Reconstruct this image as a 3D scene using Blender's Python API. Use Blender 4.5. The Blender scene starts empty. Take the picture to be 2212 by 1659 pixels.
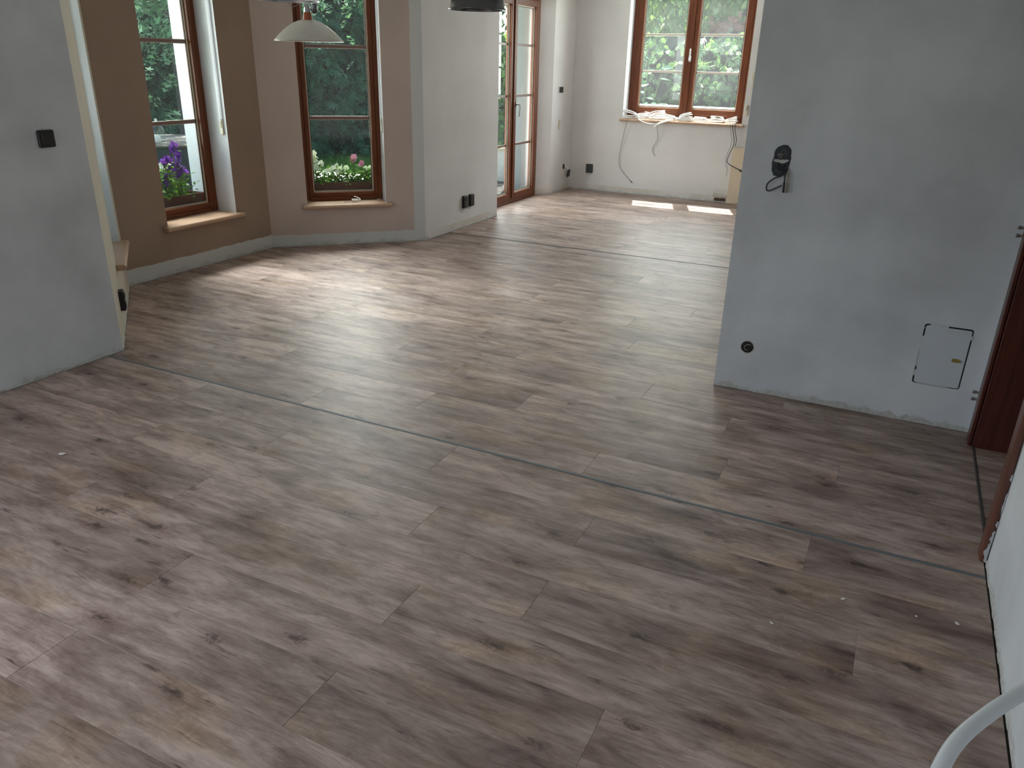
import bpy, bmesh, math, random
import numpy as np
from mathutils import Vector, Matrix
R = math.radians
rnd = random.Random(7)
npr = np.random.default_rng(11)
S = bpy.context.scene
COL = S.collection

# ------------------------------------------------------------------ camera
cam = bpy.data.objects.new('camera', bpy.data.cameras.new('camera'))
COL.objects.link(cam)
S.camera = cam
cr = Vector((0.896255, 0.442992, 0.022004)).normalized()
cf = Vector((-0.401488, 0.831370, -0.384228)).normalized()
cu = cr.cross(cf).normalized()
cr = cf.cross(cu).normalized()
m = Matrix.Identity(4)
for i in range(3):
    m[i][0], m[i][1], m[i][2] = cr[i], cu[i], -cf[i]
m[0][3], m[1][3], m[2][3] = 0.0, 0.0, 1.6
cam.matrix_world = m
cam.data.sensor_fit = 'HORIZONTAL'
cam.data.sensor_width = 36.0
cam.data.lens = 36.0 * 1665.25 / 2212.0
cam.data.clip_start = 0.05
cam.data.clip_end = 300

# ------------------------------------------------------------------ world, sun, exposure
SUN_DIR = Vector((0.15, -0.47, -1.0)).normalized()      # the way the light travels
w = bpy.data.worlds.new('sky')
S.world = w
w.use_nodes = True
wn = w.node_tree
wn.nodes.clear()
sky = wn.nodes.new('ShaderNodeTexSky')
sky.sky_type = 'NISHITA'
sky.sun_disc = False
sky.sun_elevation = R(63.7)
sky.sun_rotation = R(-17.7)
sky.air_density = 1.0
sky.dust_density = 2.5
sky.ozone_density = 1.0
bg = wn.nodes.new('ShaderNodeBackground')
bg.inputs['Strength'].default_value = 0.60
wo = wn.nodes.new('ShaderNodeOutputWorld')
wn.links.new(sky.outputs[0], bg.inputs[0])
wn.links.new(bg.outputs[0], wo.inputs[0])

sl = bpy.data.lights.new('sun', 'SUN')
sl.energy = 21.0
sl.angle = R(0.55)
sl.color = (1.0, 0.955, 0.88)
so = bpy.data.objects.new('sun', sl)
COL.objects.link(so)
so.rotation_euler = SUN_DIR.to_track_quat('-Z', 'Y').to_euler()
so.location = (-2, 20, 30)


def area(name, loc, direction, sx, sy, power, color=(0.93, 0.97, 1.0)):
    l = bpy.data.lights.new(name, 'AREA')
    l.shape = 'RECTANGLE'
    l.size, l.size_y = sx, sy
    l.energy = power
    l.color = color
    o = bpy.data.objects.new(name, l)
    COL.objects.link(o)
    o.location = loc
    o.rotation_euler = Vector(direction).to_track_quat('-Z', 'Y').to_euler()
    return o


# fill lamps added at the window openings to boost the daylight indoors
r2 = 0.70711
WARM = (1.0, 0.975, 0.94)
COOL = (0.91, 0.945, 1.0)
SKYC = (1.0, 0.985, 0.965)
# one upright lamp fills each window opening, outside its glass
b1_ = area('fill_near_bay_window', (-4.795, 3.185, 1.58), (0.645, 0.764, 0), 0.45, 1.30, 5, SKYC)
b2_ = area('fill_left_bay_window', (-5.296, 4.53, 1.58), (1, 0, 0), 0.48, 1.30, 12, SKYC)
b3_ = area('fill_middle_bay_window', (-4.70, 5.985, 1.58), (r2, -r2, 0), 0.50, 1.30, 14, SKYC)
for a_ in (b1_, b2_, b3_):
    a_.data.spread = R(115)
area('fill_terrace_door', (-4.45, 8.72, 1.20), (1, 0, 0), 1.25, 2.10, 52, SKYC)
area('fill_kitchen_window', (-2.66, 10.66, 1.80), (0, -1, 0), 1.45, 1.25, 90, SKYC)
# lamps added outside to throw a bright patch on the boards before the bay
a1 = area('floor_patch_lamp_left_bay', (-6.30, 4.52, 2.45), (1, 0.02, -1.0), 0.9, 0.8, 40, SKYC)
a2 = area('floor_patch_lamp_middle_bay', (-5.35, 6.64, 2.45), (r2, -r2, -1.0), 0.9, 0.8, 17, SKYC)
for a_ in (a1, a2):
    a_.data.spread = R(75)
a3 = area('fill_rear_terrace_door', (-3.80, -0.45, 1.15), (1, 0.35, -1.15), 1.6, 1.9, 38, COOL)  # this and the next lamp are added behind the viewer to brighten the foreground
a3.data.spread = R(130)
area('fill_rear_window', (-2.5, -3.20, 1.45), (-0.05, 1, -0.85), 1.8, 1.3, 30, COOL)

vs = S.view_settings
vs.view_transform = 'Standard'
vs.look = 'None'
vs.gamma = 1.0
vs.use_curve_mapping = False
vs.exposure = 0.0
S.display_settings.display_device = 'sRGB'
S.cycles.diffuse_bounces = 6
S.cycles.max_bounces = 12
S.cycles.transparent_max_bounces = 16

# ------------------------------------------------------------------ mesh helpers


class MB:
    def __init__(self):
        self.v, self.f, self.m, self.s = [], [], [], []
        self.mi = 0
        self.sm = False

    def vert(self, p):
        self.v.append(tuple(p))
        return len(self.v) - 1

    def face(self, ids):
        self.f.append(tuple(ids))
        self.m.append(self.mi)
        self.s.append(self.sm)

    def poly(self, pts):
        self.face([self.vert(p) for p in pts])

    def box(self, a, b):
        x0, y0, z0 = a
        x1, y1, z1 = b
        i = [self.vert(p) for p in ((x0, y0, z0), (x1, y0, z0), (x1, y1, z0), (x0, y1, z0),
                                    (x0, y0, z1), (x1, y0, z1), (x1, y1, z1), (x0, y1, z1))]
        for q in ((3, 2, 1, 0), (4, 5, 6, 7), (0, 1, 5, 4), (1, 2, 6, 5), (2, 3, 7, 6), (3, 0, 4, 7)):
            self.face([i[k] for k in q])

    def bar(self, a, b, c=0.004):
        """a box with chamfered edges"""
        x0, y0, z0 = a
        x1, y1, z1 = b
        ring = []
        for z, e in ((z0, c), (z0 + c, 0), (z1 - c, 0), (z1, c)):
            lv = []
            for (x, y) in ((x0 + e + c, y0 + e), (x1 - e - c, y0 + e), (x1 - e, y0 + e + c), (x1 - e, y1 - e - c),
                           (x1 - e - c, y1 - e), (x0 + e + c, y1 - e), (x0 + e, y1 - e - c), (x0 + e, y0 + e + c)):
                lv.append(self.vert((x, y, z)))
            ring.append(lv)
        self.face(ring[0][::-1])
        self.face(ring[-1])
        for a_, b_ in zip(ring, ring[1:]):
            for k in range(8):
                self.face((a_[k], a_[(k + 1) % 8], b_[(k + 1) % 8], b_[k]))

    def prism(self, poly, z0, z1):
        n = len(poly)
        lo = [self.vert((p[0], p[1], z0)) for p in poly]
        hi = [self.vert((p[0], p[1], z1)) for p in poly]
        self.face(lo[::-1])
        self.face(hi)
        for k in range(n):
            self.face((lo[k], lo[(k + 1) % n], hi[(k + 1) % n], hi[k]))

    def plate(self, outline, y0, y1, ch=0.002, cap0=True):
        """outline in the x-z plane (counter-clockwise seen from -y), from back y0 to front y1 (y1 < y0)"""
        n = len(outline)
        cx = sum(p[0] for p in outline) / n
        cz = sum(p[1] for p in outline) / n

        def ins(p, e):
            d = math.hypot(p[0] - cx, p[1] - cz) or 1
            k = max(0.0, 1 - e / d)
            return (cx + (p[0] - cx) * k, cz + (p[1] - cz) * k)
        a = [self.vert((p[0], y0, p[1])) for p in outline]
        b = [self.vert((p[0], y1 + ch, p[1])) for p in outline]
        c = [self.vert((ins(p, ch)[0], y1, ins(p, ch)[1])) for p in outline]
        for lo, hi in ((a, b), (b, c)):
            for k in range(n):
                self.face((lo[k], lo[(k + 1) % n], hi[(k + 1) % n], hi[k]))
        self.face(c)
        if cap0:
            self.face(a[::-1])

    def lathe(self, prof, c=(0, 0, 0), n=32, axis='z', close=False):
        rings = []
        for r, h in prof:
            if r < 1e-6:
                p = (0, 0, h)
                rings.append([self.vert(self._ax(p, c, axis))])
            else:
                rings.append([self.vert(self._ax((r * math.cos(2 * math.pi * k / n), r * math.sin(2 * math.pi * k / n), h), c, axis)) for k in range(n)])
        pairs = list(zip(rings, rings[1:]))
        if close:
            pairs.append((rings[-1], rings[0]))
        for a, b in pairs:
            if len(a) == 1 and len(b) == 1:
                continue
            for k in range(n):
                k2 = (k + 1) % n
                if len(a) == 1:
                    self.face((a[0], b[k2], b[k]))
                elif len(b) == 1:
                    self.face((a[k], a[k2], b[0]))
                else:
                    self.face((a[k], a[k2], b[k2], b[k]))

    @staticmethod
    def _ax(p, c, axis):
        x, y, z = p
        if axis == 'y':
            x, y, z = x, -z, y        # lathe height runs along -y (towards the room)
        return (c[0] + x, c[1] + y, c[2] + z)

    def tube(self, pts, r, n=8, taper=None):
        pts = [Vector(p) for p in pts]
        rings = []
        up = Vector((0.13, 0.21, 0.97))
        t0 = (pts[1] - pts[0]).normalized()
        nrm = (up - t0 * up.dot(t0)).normalized()
        for i, p in enumerate(pts):
            t = (pts[min(i + 1, len(pts) - 1)] - pts[max(i - 1, 0)]).normalized()
            nrm = (nrm - t * nrm.dot(t))
            if nrm.length < 1e-5:
                nrm = t.orthogonal()
            nrm.normalize()
            bn = t.cross(nrm)
            rr = r if taper is None else r * (1 + (taper - 1) * i / (len(pts) - 1))
            rings.append([self.vert(p + nrm * rr * math.cos(2 * math.pi * k / n) + bn * rr * math.sin(2 * math.pi * k / n)) for k in range(n)])
        for a, b in zip(rings, rings[1:]):
            for k in range(n):
                self.face((a[k], a[(k + 1) % n], b[(k + 1) % n], b[k]))
        self.face(rings[0][::-1])
        self.face(rings[-1])

    def build(self, name, mats, parent=None, smooth=False, loc=(0, 0, 0), rotz=0.0, kind=None):
        me = bpy.data.meshes.new(name)
        me.from_pydata(self.v, [], self.f)
        if not isinstance(mats, (list, tuple)):
            mats = [mats]
        for mt in mats:
            me.materials.append(mt)
        if len(mats) > 1:
            me.polygons.foreach_set('material_index', self.m)
        if smooth or any(self.s):
            me.polygons.foreach_set('use_smooth', [True] * len(self.f) if smooth else self.s)
        me.validate()
        me.update()
        o = bpy.data.objects.new(name, me)
        COL.objects.link(o)
        o.parent = parent
        o.location = loc
        o.rotation_euler = (0, 0, rotz)
        if kind:
            o['kind'] = kind
        return o


def spline(pts, k=8):
    """Catmull-Rom through the points"""
    P = [Vector(p) for p in pts]
    P = [P[0] * 2 - P[1]] + P + [P[-1] * 2 - P[-2]]
    out = []
    for i in range(1, len(P) - 2):
        for j in range(k):
            t = j / k
            out.append(0.5 * ((2 * P[i]) + (-P[i - 1] + P[i + 1]) * t + (2 * P[i - 1] - 5 * P[i] + 4 * P[i + 1] - P[i + 2]) * t * t
                              + (-P[i - 1] + 3 * P[i] - 3 * P[i + 1] + P[i + 2]) * t ** 3))
    out.append(P[-2])
    return out


def rrect(w, h, r, cx=0.0, cz=0.0, k=4):
    out = []
    for (sx, sz, a0) in ((1, 1, 0), (-1, 1, 90), (-1, -1, 180), (1, -1, 270)):
        for j in range(k + 1):
            a = R(a0 + 90 * j / k)
            out.append((cx + sx * (w / 2 - r) + r * math.cos(a), cz + sz * (h / 2 - r) + r * math.sin(a)))
    return out


def circ(r, cx=0.0, cz=0.0, n=24, jit=0.0, rg=None):
    return [(cx + r * (1 + (rg.uniform(-jit, jit) if rg else 0)) * math.cos(2 * math.pi * k / n),
             cz + r * (1 + (rg.uniform(-jit, jit) if rg else 0)) * math.sin(2 * math.pi * k / n)) for k in range(n)]


def tag(o, label=None, cat=None, group=None, kind=None):
    if label:
        o['label'] = label
    if cat:
        o['category'] = cat
    if group:
        o['group'] = group
    if kind:
        o['kind'] = kind
    return o


def thing(name, loc=(0, 0, 0), rotz=0.0, label=None, cat=None, group=None, kind=None):
    o = bpy.data.objects.new(name, None)
    o.empty_display_size = 0.1
    COL.objects.link(o)
    o.location = loc
    o.rotation_euler = (0, 0, rotz)
    return tag(o, label, cat, group, kind)


class Frame:
    """a wall line: local x along the wall, local y out of the room, z up"""
    def __init__(self, a, b):
        self.a = Vector((a[0], a[1]))
        d = Vector((b[0] - a[0], b[1] - a[1]))
        self.L = d.length
        self.t = d / self.L
        self.n = Vector((-self.t.y, self.t.x))
        self.rz = math.atan2(self.t.y, self.t.x)

    def at(self, x, y, z):
        p = self.a + self.t * x + self.n * y
        return (p.x, p.y, z)

    def x_of(self, u, v):
        return (Vector((u, v)) - self.a).dot(self.t)


# ------------------------------------------------------------------ materials


def newmat(name):
    mt = bpy.data.materials.new(name)
    mt.use_nodes = True
    nt = mt.node_tree
    nt.nodes.clear()
    out = nt.nodes.new('ShaderNodeOutputMaterial')
    return mt, nt, out


def N(nt, t, **kw):
    n = nt.nodes.new(t)
    for k, v in kw.items():
        if hasattr(n, k):
            setattr(n, k, v)
        else:
            n.inputs[k].default_value = v
    return n


def lk(nt, a, b):
    nt.links.new(a, b)


def math_node(nt, op, a, b=None, clamp=False):
    n = nt.nodes.new('ShaderNodeMath')
    n.operation = op
    n.use_clamp = clamp
    for i, x in enumerate((a, b)):
        if x is None:
            continue
        if isinstance(x, (int, float)):
            n.inputs[i].default_value = x
        else:
            nt.links.new(x, n.inputs[i])
    return n.outputs[0]


def mixc(nt, fac, a, b, mode='MIX'):
    n = nt.nodes.new('ShaderNodeMix')
    n.data_type = 'RGBA'
    n.blend_type = mode
    for sock, x in ((n.inputs[0], fac), (n.inputs[6], a), (n.inputs[7], b)):
        if isinstance(x, (int, float)):
            sock.default_value = x
        elif isinstance(x, tuple):
            sock.default_value = (*x, 1) if len(x) == 3 else x
        else:
            nt.links.new(x, sock)
    return n.outputs[2]


def ramp(nt, fac, stops):
    n = nt.nodes.new('ShaderNodeValToRGB')
    e = n.color_ramp.elements
    while len(e) < len(stops):
        e.new(0.5)
    for el, (p, c) in zip(e, stops):
        el.position = p
        el.color = (c, c, c, 1) if isinstance(c, (int, float)) else (*c, 1)
    nt.links.new(fac, n.inputs[0])
    return n.outputs[0]


def bsdf(nt, out, color=None, rough=0.5, spec=0.5, metal=0.0, bump=None, bump_strength=0.1, bump_dist=0.002):
    b = nt.nodes.new('ShaderNodeBsdfPrincipled')
    if isinstance(color, tuple):
        b.inputs['Base Color'].default_value = (*color, 1)
    elif color is not None:
        nt.links.new(color, b.inputs['Base Color'])
    if isinstance(rough, (int, float)):
        b.inputs['Roughness'].default_value = rough
    else:
        nt.links.new(rough, b.inputs['Roughness'])
    b.inputs['Specular IOR Level'].default_value = spec
    b.inputs['Metallic'].default_value = metal
    if bump is not None:
        bp = nt.nodes.new('ShaderNodeBump')
        bp.inputs['Strength'].default_value = bump_strength
        bp.inputs['Distance'].default_value = bump_dist
        nt.links.new(bump, bp.inputs['Height'])
        nt.links.new(bp.outputs[0], b.inputs['Normal'])
    nt.links.new(b.outputs[0], out.inputs[0])
    return b


def plain(name, color, rough=0.5, spec=0.5, metal=0.0, var=0.08, scale=40.0):
    mt, nt, out = newmat(name)
    tc = N(nt, 'ShaderNodeTexCoord')
    nz = N(nt, 'ShaderNodeTexNoise')
    nz.inputs['Scale'].default_value = scale
    nz.inputs['Detail'].default_value = 3
    lk(nt, tc.outputs['Object'], nz.inputs['Vector'])
    dark = tuple(c * (1 - var) for c in color)
    lite = tuple(min(1, c * (1 + var)) for c in color)
    c = mixc(nt, nz.outputs[0], dark, lite)
    bsdf(nt, out, c, rough, spec, metal)
    return mt


def wood(name, base, dark, rough=0.35, stretch=(2, 30, 30), spec=0.5):
    """lengthwise grain; the long axis of the stretch vector carries the small number"""
    mt, nt, out = newmat(name)
    tc = N(nt, 'ShaderNodeTexCoord')
    mp = N(nt, 'ShaderNodeMapping')
    mp.inputs['Scale'].default_value = stretch
    lk(nt, tc.outputs['Object'], mp.inputs['Vector'])
    nz = N(nt, 'ShaderNodeTexNoise')
    nz.inputs['Scale'].default_value = 2.0
    nz.inputs['Detail'].default_value = 6
    nz.inputs['Roughness'].default_value = 0.6
    lk(nt, mp.outputs[0], nz.inputs['Vector'])
    c = mixc(nt, ramp(nt, nz.outputs[0], [(0.3, 0.0), (0.7, 1.0)]), dark, base)
    bsdf(nt, out, c, rough, spec, bump=nz.outputs[0], bump_strength=0.15, bump_dist=0.001)
    return mt


def plaster(name, color, band=None, band_z=0.12, patch=0.06, sideband=None, grime=True, patchy=False):
    """painted plaster; band = colour of the bare strip along the floor, sideband = (x0, colour)"""
    mt, nt, out = newmat(name)
    tc = N(nt, 'ShaderNodeTexCoord')
    sp = N(nt, 'ShaderNodeSeparateXYZ')
    lk(nt, tc.outputs['Object'], sp.inputs[0])
    big = N(nt, 'ShaderNodeTexNoise')
    big.inputs['Scale'].default_value = 1.6
    big.inputs['Detail'].default_value = 5
    big.inputs['Roughness'].default_value = 0.55
    lk(nt, tc.outputs['Object'], big.inputs['Vector'])
    fine = N(nt, 'ShaderNodeTexNoise')
    fine.inputs['Scale'].default_value = 160
    fine.inputs['Detail'].default_value = 3
    lk(nt, tc.outputs['Object'], fine.inputs['Vector'])
    mid = N(nt, 'ShaderNodeTexNoise')
    mid.inputs['Scale'].default_value = 14
    mid.inputs['Detail'].default_value = 6
    lk(nt, tc.outputs['Object'], mid.inputs['Vector'])
    dk = tuple(c * (1 - patch) for c in color)
    lt = tuple(min(1, c * (1 + patch)) for c in color)
    c = mixc(nt, ramp(nt, big.outputs[0], [(0.35, 0.0), (0.65, 1.0)]), dk, lt)
    edge = math_node(nt, 'MULTIPLY', math_node(nt, 'SUBTRACT', mid.outputs[0], 0.5), 0.03)
    if sideband:
        x0, sc = sideband
        xe = math_node(nt, 'ADD', sp.outputs[0], math_node(nt, 'MULTIPLY', edge, 0.3))
        c = mixc(nt, math_node(nt, 'GREATER_THAN', xe, x0), c, sc)
    if band is not None:
        ze = math_node(nt, 'ADD', sp.outputs[2], edge)
        bf = math_node(nt, 'LESS_THAN', ze, band_z)
        if patchy:
            bf = math_node(nt, 'MULTIPLY', bf, ramp(nt, big.outputs[0], [(0.42, 0.15), (0.56, 0.9)]))
        c = mixc(nt, bf, c, band)
    if grime:
        zg = math_node(nt, 'ADD', sp.outputs[2], math_node(nt, 'MULTIPLY', math_node(nt, 'SUBTRACT', mid.outputs[0], 0.45), 0.16))
        g = ramp(nt, zg, [(0.006, 0.5), (0.035, 0.0)])
        c = mixc(nt, g, c, (0.36, 0.34, 0.30))
    bsdf(nt, out, c, 0.85, 0.25, bump=fine.outputs[0], bump_strength=0.12, bump_dist=0.0015)
    return mt


def make_plank_mat(name):
    mt, nt, out = newmat(name)
    tc = N(nt, 'ShaderNodeTexCoord')
    oi = N(nt, 'ShaderNodeObjectInfo')
    rv = oi.outputs['Random']
    off = N(nt, 'ShaderNodeCombineXYZ')
    lk(nt, math_node(nt, 'MULTIPLY', rv, 173.0), off.inputs[0])
    lk(nt, math_node(nt, 'MULTIPLY', rv, 91.0), off.inputs[1])
    lk(nt, math_node(nt, 'MULTIPLY', rv, 57.0), off.inputs[2])
    add = N(nt, 'ShaderNodeVectorMath', operation='ADD')
    lk(nt, tc.outputs['Object'], add.inputs[0])
    lk(nt, off.outputs[0], add.inputs[1])
    vec = add.outputs[0]

    def noise(scale, sc, det, rough=0.55, dist=0.0, vin=vec):
        mp = N(nt, 'ShaderNodeMapping')
        mp.inputs['Scale'].default_value = sc
        lk(nt, vin, mp.inputs['Vector'])
        nz = N(nt, 'ShaderNodeTexNoise')
        nz.inputs['Scale'].default_value = scale
        nz.inputs['Detail'].default_value = det
        nz.inputs['Roughness'].default_value = rough
        nz.inputs['Distortion'].default_value = dist
        lk(nt, mp.outputs[0], nz.inputs['Vector'])
        return nz.outputs[0]
    # gentle sideways wander of the grain
    wander = noise(1.0, (1.1, 2.0, 1), 2)
    wv = N(nt, 'ShaderNodeCombineXYZ')
    lk(nt, math_node(nt, 'MULTIPLY', math_node(nt, 'SUBTRACT', wander, 0.5), 0.07), wv.inputs[1])
    ad2 = N(nt, 'ShaderNodeVectorMath', operation='ADD')
    lk(nt, vec, ad2.inputs[0])
    lk(nt, wv.outputs[0], ad2.inputs[1])
    gv = ad2.outputs[0]

    streak = noise(1.0, (2.6, 15.0, 1), 8, 0.70, 0.35, gv)
    zone = noise(1.0, (1.5, 5.5, 1), 4, 0.55, 0.4)
    blot = noise(1.0, (7.0, 17.0, 1), 5, 0.65, 0.8)
    grain = noise(1.0, (11.0, 150.0, 1), 5, 0.72, 0.3, gv)
    fib = noise(1.0, (30.0, 640.0, 1), 2, 0.6, 0.0, gv)
    hue = noise(1.0, (2.6, 5.0, 1), 3, 0.5)
    fleck = noise(1.0, (52.0, 14.0, 1), 2, 0.5, 1.6)

    def mul(fac, c, k):
        return mixc(nt, fac, c, mixc(nt, 1.0, c, k, 'MULTIPLY'))
    c = ramp(nt, streak, [(0.28, (0.165, 0.113, 0.096)), (0.42, (0.300, 0.222, 0.192)), (0.54, (0.420, 0.323, 0.287)), (0.72, (0.560, 0.450, 0.405))])
    c = mul(ramp(nt, hue, [(0.54, 0.0), (0.68, 0.7)]), c, (1.00, 0.94, 0.77))
    c = mul(ramp(nt, zone, [(0.30, 0.9), (0.47, 0.0)]), c, (0.46, 0.405, 0.385))
    c = mul(ramp(nt, zone, [(0.52, 0.0), (0.66, 0.8)]), c, (1.26, 1.27, 1.28))
    c = mul(ramp(nt, blot, [(0.34, 0.7), (0.50, 0.0)]), c, (0.64, 0.59, 0.57))
    c = mul(ramp(nt, blot, [(0.52, 0.0), (0.68, 0.55)]), c, (1.17, 1.17, 1.17))
    # grain lines and fibres
    c = mul(ramp(nt, grain, [(0.32, 0.65), (0.50, 0.0)]), c, (0.62, 0.575, 0.555))
    c = mul(ramp(nt, grain, [(0.55, 0.0), (0.70, 0.4)]), c, (1.18, 1.18, 1.17))
    c = mul(ramp(nt, fib, [(0.35, 0.3), (0.6, 0.0)]), c, (0.68, 0.66, 0.65))
    # pale saw marks across the grain, here and there
    fm = math_node(nt, 'MULTIPLY', ramp(nt, fleck, [(0.60, 0.0), (0.68, 1.0)]), ramp(nt, hue, [(0.52, 0.0), (0.64, 0.45)]))
    c = mul(fm, c, (1.38, 1.36, 1.33))
    # dark cracks along the grain
    crack = noise(1.0, (2.4, 34.0, 1), 3, 0.55, 0.9, gv)
    c = mixc(nt, math_node(nt, 'MULTIPLY', ramp(nt, crack, [(0.30, 0.85), (0.35, 0.0)]), ramp(nt, blot, [(0.42, 1.0), (0.58, 0.0)])), c, (0.080, 0.054, 0.046))
    # knots, ragged, with dark halos drawn out along the board
    mp = N(nt, 'ShaderNodeMapping')
    mp.inputs['Scale'].default_value = (2.2, 5.6, 1)
    lk(nt, gv, mp.inputs['Vector'])
    vo = N(nt, 'ShaderNodeTexVoronoi')
    vo.inputs['Scale'].default_value = 1.0
    vo.voronoi_dimensions = '2D'
    lk(nt, mp.outputs[0], vo.inputs['Vector'])
    keep = N(nt, 'ShaderNodeSeparateColor')
    lk(nt, vo.outputs['Color'], keep.inputs[0])
    kk = math_node(nt, 'GREATER_THAN', keep.outputs[0], 0.50)
    rag = noise(1.0, (24.0, 40.0, 1), 4, 0.7, 1.0)
    kd = math_node(nt, 'ADD', vo.outputs['Distance'], math_node(nt, 'MULTIPLY', math_node(nt, 'SUBTRACT', rag, 0.5), 0.42))
    kf = math_node(nt, 'MULTIPLY', ramp(nt, kd, [(-0.02, 0.9), (0.10, 0.0)]), kk)
    halo = math_node(nt, 'MULTIPLY', ramp(nt, kd, [(0.02, 0.65), (0.36, 0.0)]), kk)
    c = mul(halo, c, (0.60, 0.53, 0.50))
    c = mixc(nt, kf, c, (0.075, 0.050, 0.043))
    # each board its own tone
    tone = N(nt, 'ShaderNodeMapRange')
    lk(nt, math_node(nt, 'FRACT', math_node(nt, 'MULTIPLY', rv, 37.0)), tone.inputs[0])
    tone.inputs[3].default_value = 0.86
    tone.inputs[4].default_value = 1.13
    tv = N(nt, 'ShaderNodeCombineColor')
    for k in range(3):
        lk(nt, tone.outputs[0], tv.inputs[k])
    c = mixc(nt, 1.0, c, tv.outputs[0], 'MULTIPLY')
    rg = N(nt, 'ShaderNodeMapRange')
    lk(nt, grain, rg.inputs[0])
    rg.inputs[3].default_value = 0.54
    rg.inputs[4].default_value = 0.42
    bsdf(nt, out, c, rg.outputs[0], 0.38, bump=grain, bump_strength=0.10, bump_dist=0.0006)
    return mt


def glass_mat(name, veil=0.0):
    mt, nt, out = newmat(name)
    tr = N(nt, 'ShaderNodeBsdfTransparent')
    tr.inputs[0].default_value = (0.93, 0.97, 0.955, 1)
    gl = N(nt, 'ShaderNodeBsdfGlossy')
    gl.inputs['Roughness'].default_value = 0.02
    ge = N(nt, 'ShaderNodeNewGeometry')
    dt = N(nt, 'ShaderNodeVectorMath', operation='DOT_PRODUCT')
    lk(nt, ge.outputs['Normal'], dt.inputs[0])
    lk(nt, ge.outputs['Incoming'], dt.inputs[1])
    graze = math_node(nt, 'SUBTRACT', 1.0, math_node(nt, 'ABSOLUTE', dt.outputs['Value']), True)
    refl = math_node(nt, 'ADD', math_node(nt, 'MULTIPLY', math_node(nt, 'POWER', graze, 5.0), 0.9), 0.03)
    mx = N(nt, 'ShaderNodeMixShader')
    lk(nt, refl, mx.inputs[0])
    lk(nt, tr.outputs[0], mx.inputs[1])
    lk(nt, gl.outputs[0], mx.inputs[2])
    res = mx.outputs[0]
    if veil > 0:  # pale veil mixed in to paint the glare haze on the panes
        df = N(nt, 'ShaderNodeBsdfTranslucent')
        df.inputs[0].default_value = (0.9, 0.92, 0.95, 1)
        tc = N(nt, 'ShaderNodeTexCoord')
        nz = N(nt, 'ShaderNodeTexNoise')
        nz.inputs['Scale'].default_value = 5
        nz.inputs['Detail'].default_value = 4
        lk(nt, tc.outputs['Object'], nz.inputs['Vector'])
        f = N(nt, 'ShaderNodeMapRange')
        lk(nt, nz.outputs[0], f.inputs[0])
        f.inputs[3].default_value = veil * 0.5
        f.inputs[4].default_value = veil * 1.5
        m2 = N(nt, 'ShaderNodeMixShader')
        lk(nt, f.outputs[0], m2.inputs[0])
        lk(nt, res, m2.inputs[1])
        lk(nt, df.outputs[0], m2.inputs[2])
        res = m2.outputs[0]
    lk(nt, res, out.inputs[0])
    return mt


def leaf_mat(name, a, b, trans=0.45, rough=0.45, spec=0.4):
    mt, nt, out = newmat(name)
    ge = N(nt, 'ShaderNodeNewGeometry')
    oi = N(nt, 'ShaderNodeObjectInfo')
    f = math_node(nt, 'FRACT', math_node(nt, 'ADD', ge.outputs['Random Per Island'], math_node(nt, 'MULTIPLY', oi.outputs['Random'], 5.3)))
    c = mixc(nt, f, a, b)
    p = N(nt, 'ShaderNodeBsdfPrincipled')
    lk(nt, c, p.inputs['Base Color'])
    p.inputs['Roughness'].default_value = rough
    p.inputs['Specular IOR Level'].default_value = spec
    t = N(nt, 'ShaderNodeBsdfTranslucent')
    lk(nt, mixc(nt, 1.0, c, (1.15, 1.35, 0.7), 'MULTIPLY'), t.inputs[0])
    mx = N(nt, 'ShaderNodeMixShader')
    mx.inputs[0].default_value = trans
    lk(nt, p.outputs[0], mx.inputs[1])
    lk(nt, t.outputs[0], mx.inputs[2])
    lk(nt, mx.outputs[0], out.inputs[0])
    return mt


M = {}
M['plank'] = make_plank_mat('plank_oak')
M['subfloor'] = plain('subfloor_screed', (0.07, 0.068, 0.065), 0.9)
M['strip'] = plain('profile_strip_grey', (0.150, 0.165, 0.180), 0.5, 0.35)
M['strip_dark'] = plain('profile_strip_dark', (0.06, 0.055, 0.052), 0.5)
WHITE = (0.72, 0.70, 0.67)
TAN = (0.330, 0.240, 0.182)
PRIMER = (0.60, 0.60, 0.585)
M['white'] = plaster('plaster_white', WHITE)
M['cool'] = plaster('plaster_cool_white', (0.635, 0.660, 0.690), patch=0.14)
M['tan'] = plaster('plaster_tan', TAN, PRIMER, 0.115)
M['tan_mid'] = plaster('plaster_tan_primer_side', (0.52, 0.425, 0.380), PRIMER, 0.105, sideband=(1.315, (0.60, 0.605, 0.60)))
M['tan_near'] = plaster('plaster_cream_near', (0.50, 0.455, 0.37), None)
M['far_white'] = plaster('plaster_kitchen_white', (0.69, 0.665, 0.658), (0.60, 0.545, 0.475), 0.075, patch=0.05, patchy=True)
M['reveal'] = plain('reveal_white', (0.70, 0.71, 0.735), 0.75, 0.3, var=0.03, scale=6)
M['ceiling'] = plain('ceiling_white', (0.78, 0.78, 0.77), 0.9, 0.2, var=0.03, scale=3)
M['facade'] = plain('facade_white', (0.62, 0.635, 0.665), 0.85, 0.2, var=0.04, scale=5)
M['rough'] = plain('rough_plaster_edge', (0.52, 0.52, 0.50), 0.95, 0.1, var=0.35, scale=60)
M['frame'] = wood('window_wood', (0.175, 0.050, 0.017), (0.095, 0.025, 0.009), 0.42, (30, 30, 2.5), 0.3)
M['frame_h'] = wood('window_wood_rail', (0.175, 0.050, 0.017), (0.095, 0.025, 0.009), 0.42, (2.5, 30, 30), 0.3)
M['sash_glare'] = plain('sash_glare_cream', (0.62, 0.53, 0.40), 0.4)  # pale tone stands for daylight glaring on the inner sash wood
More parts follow.
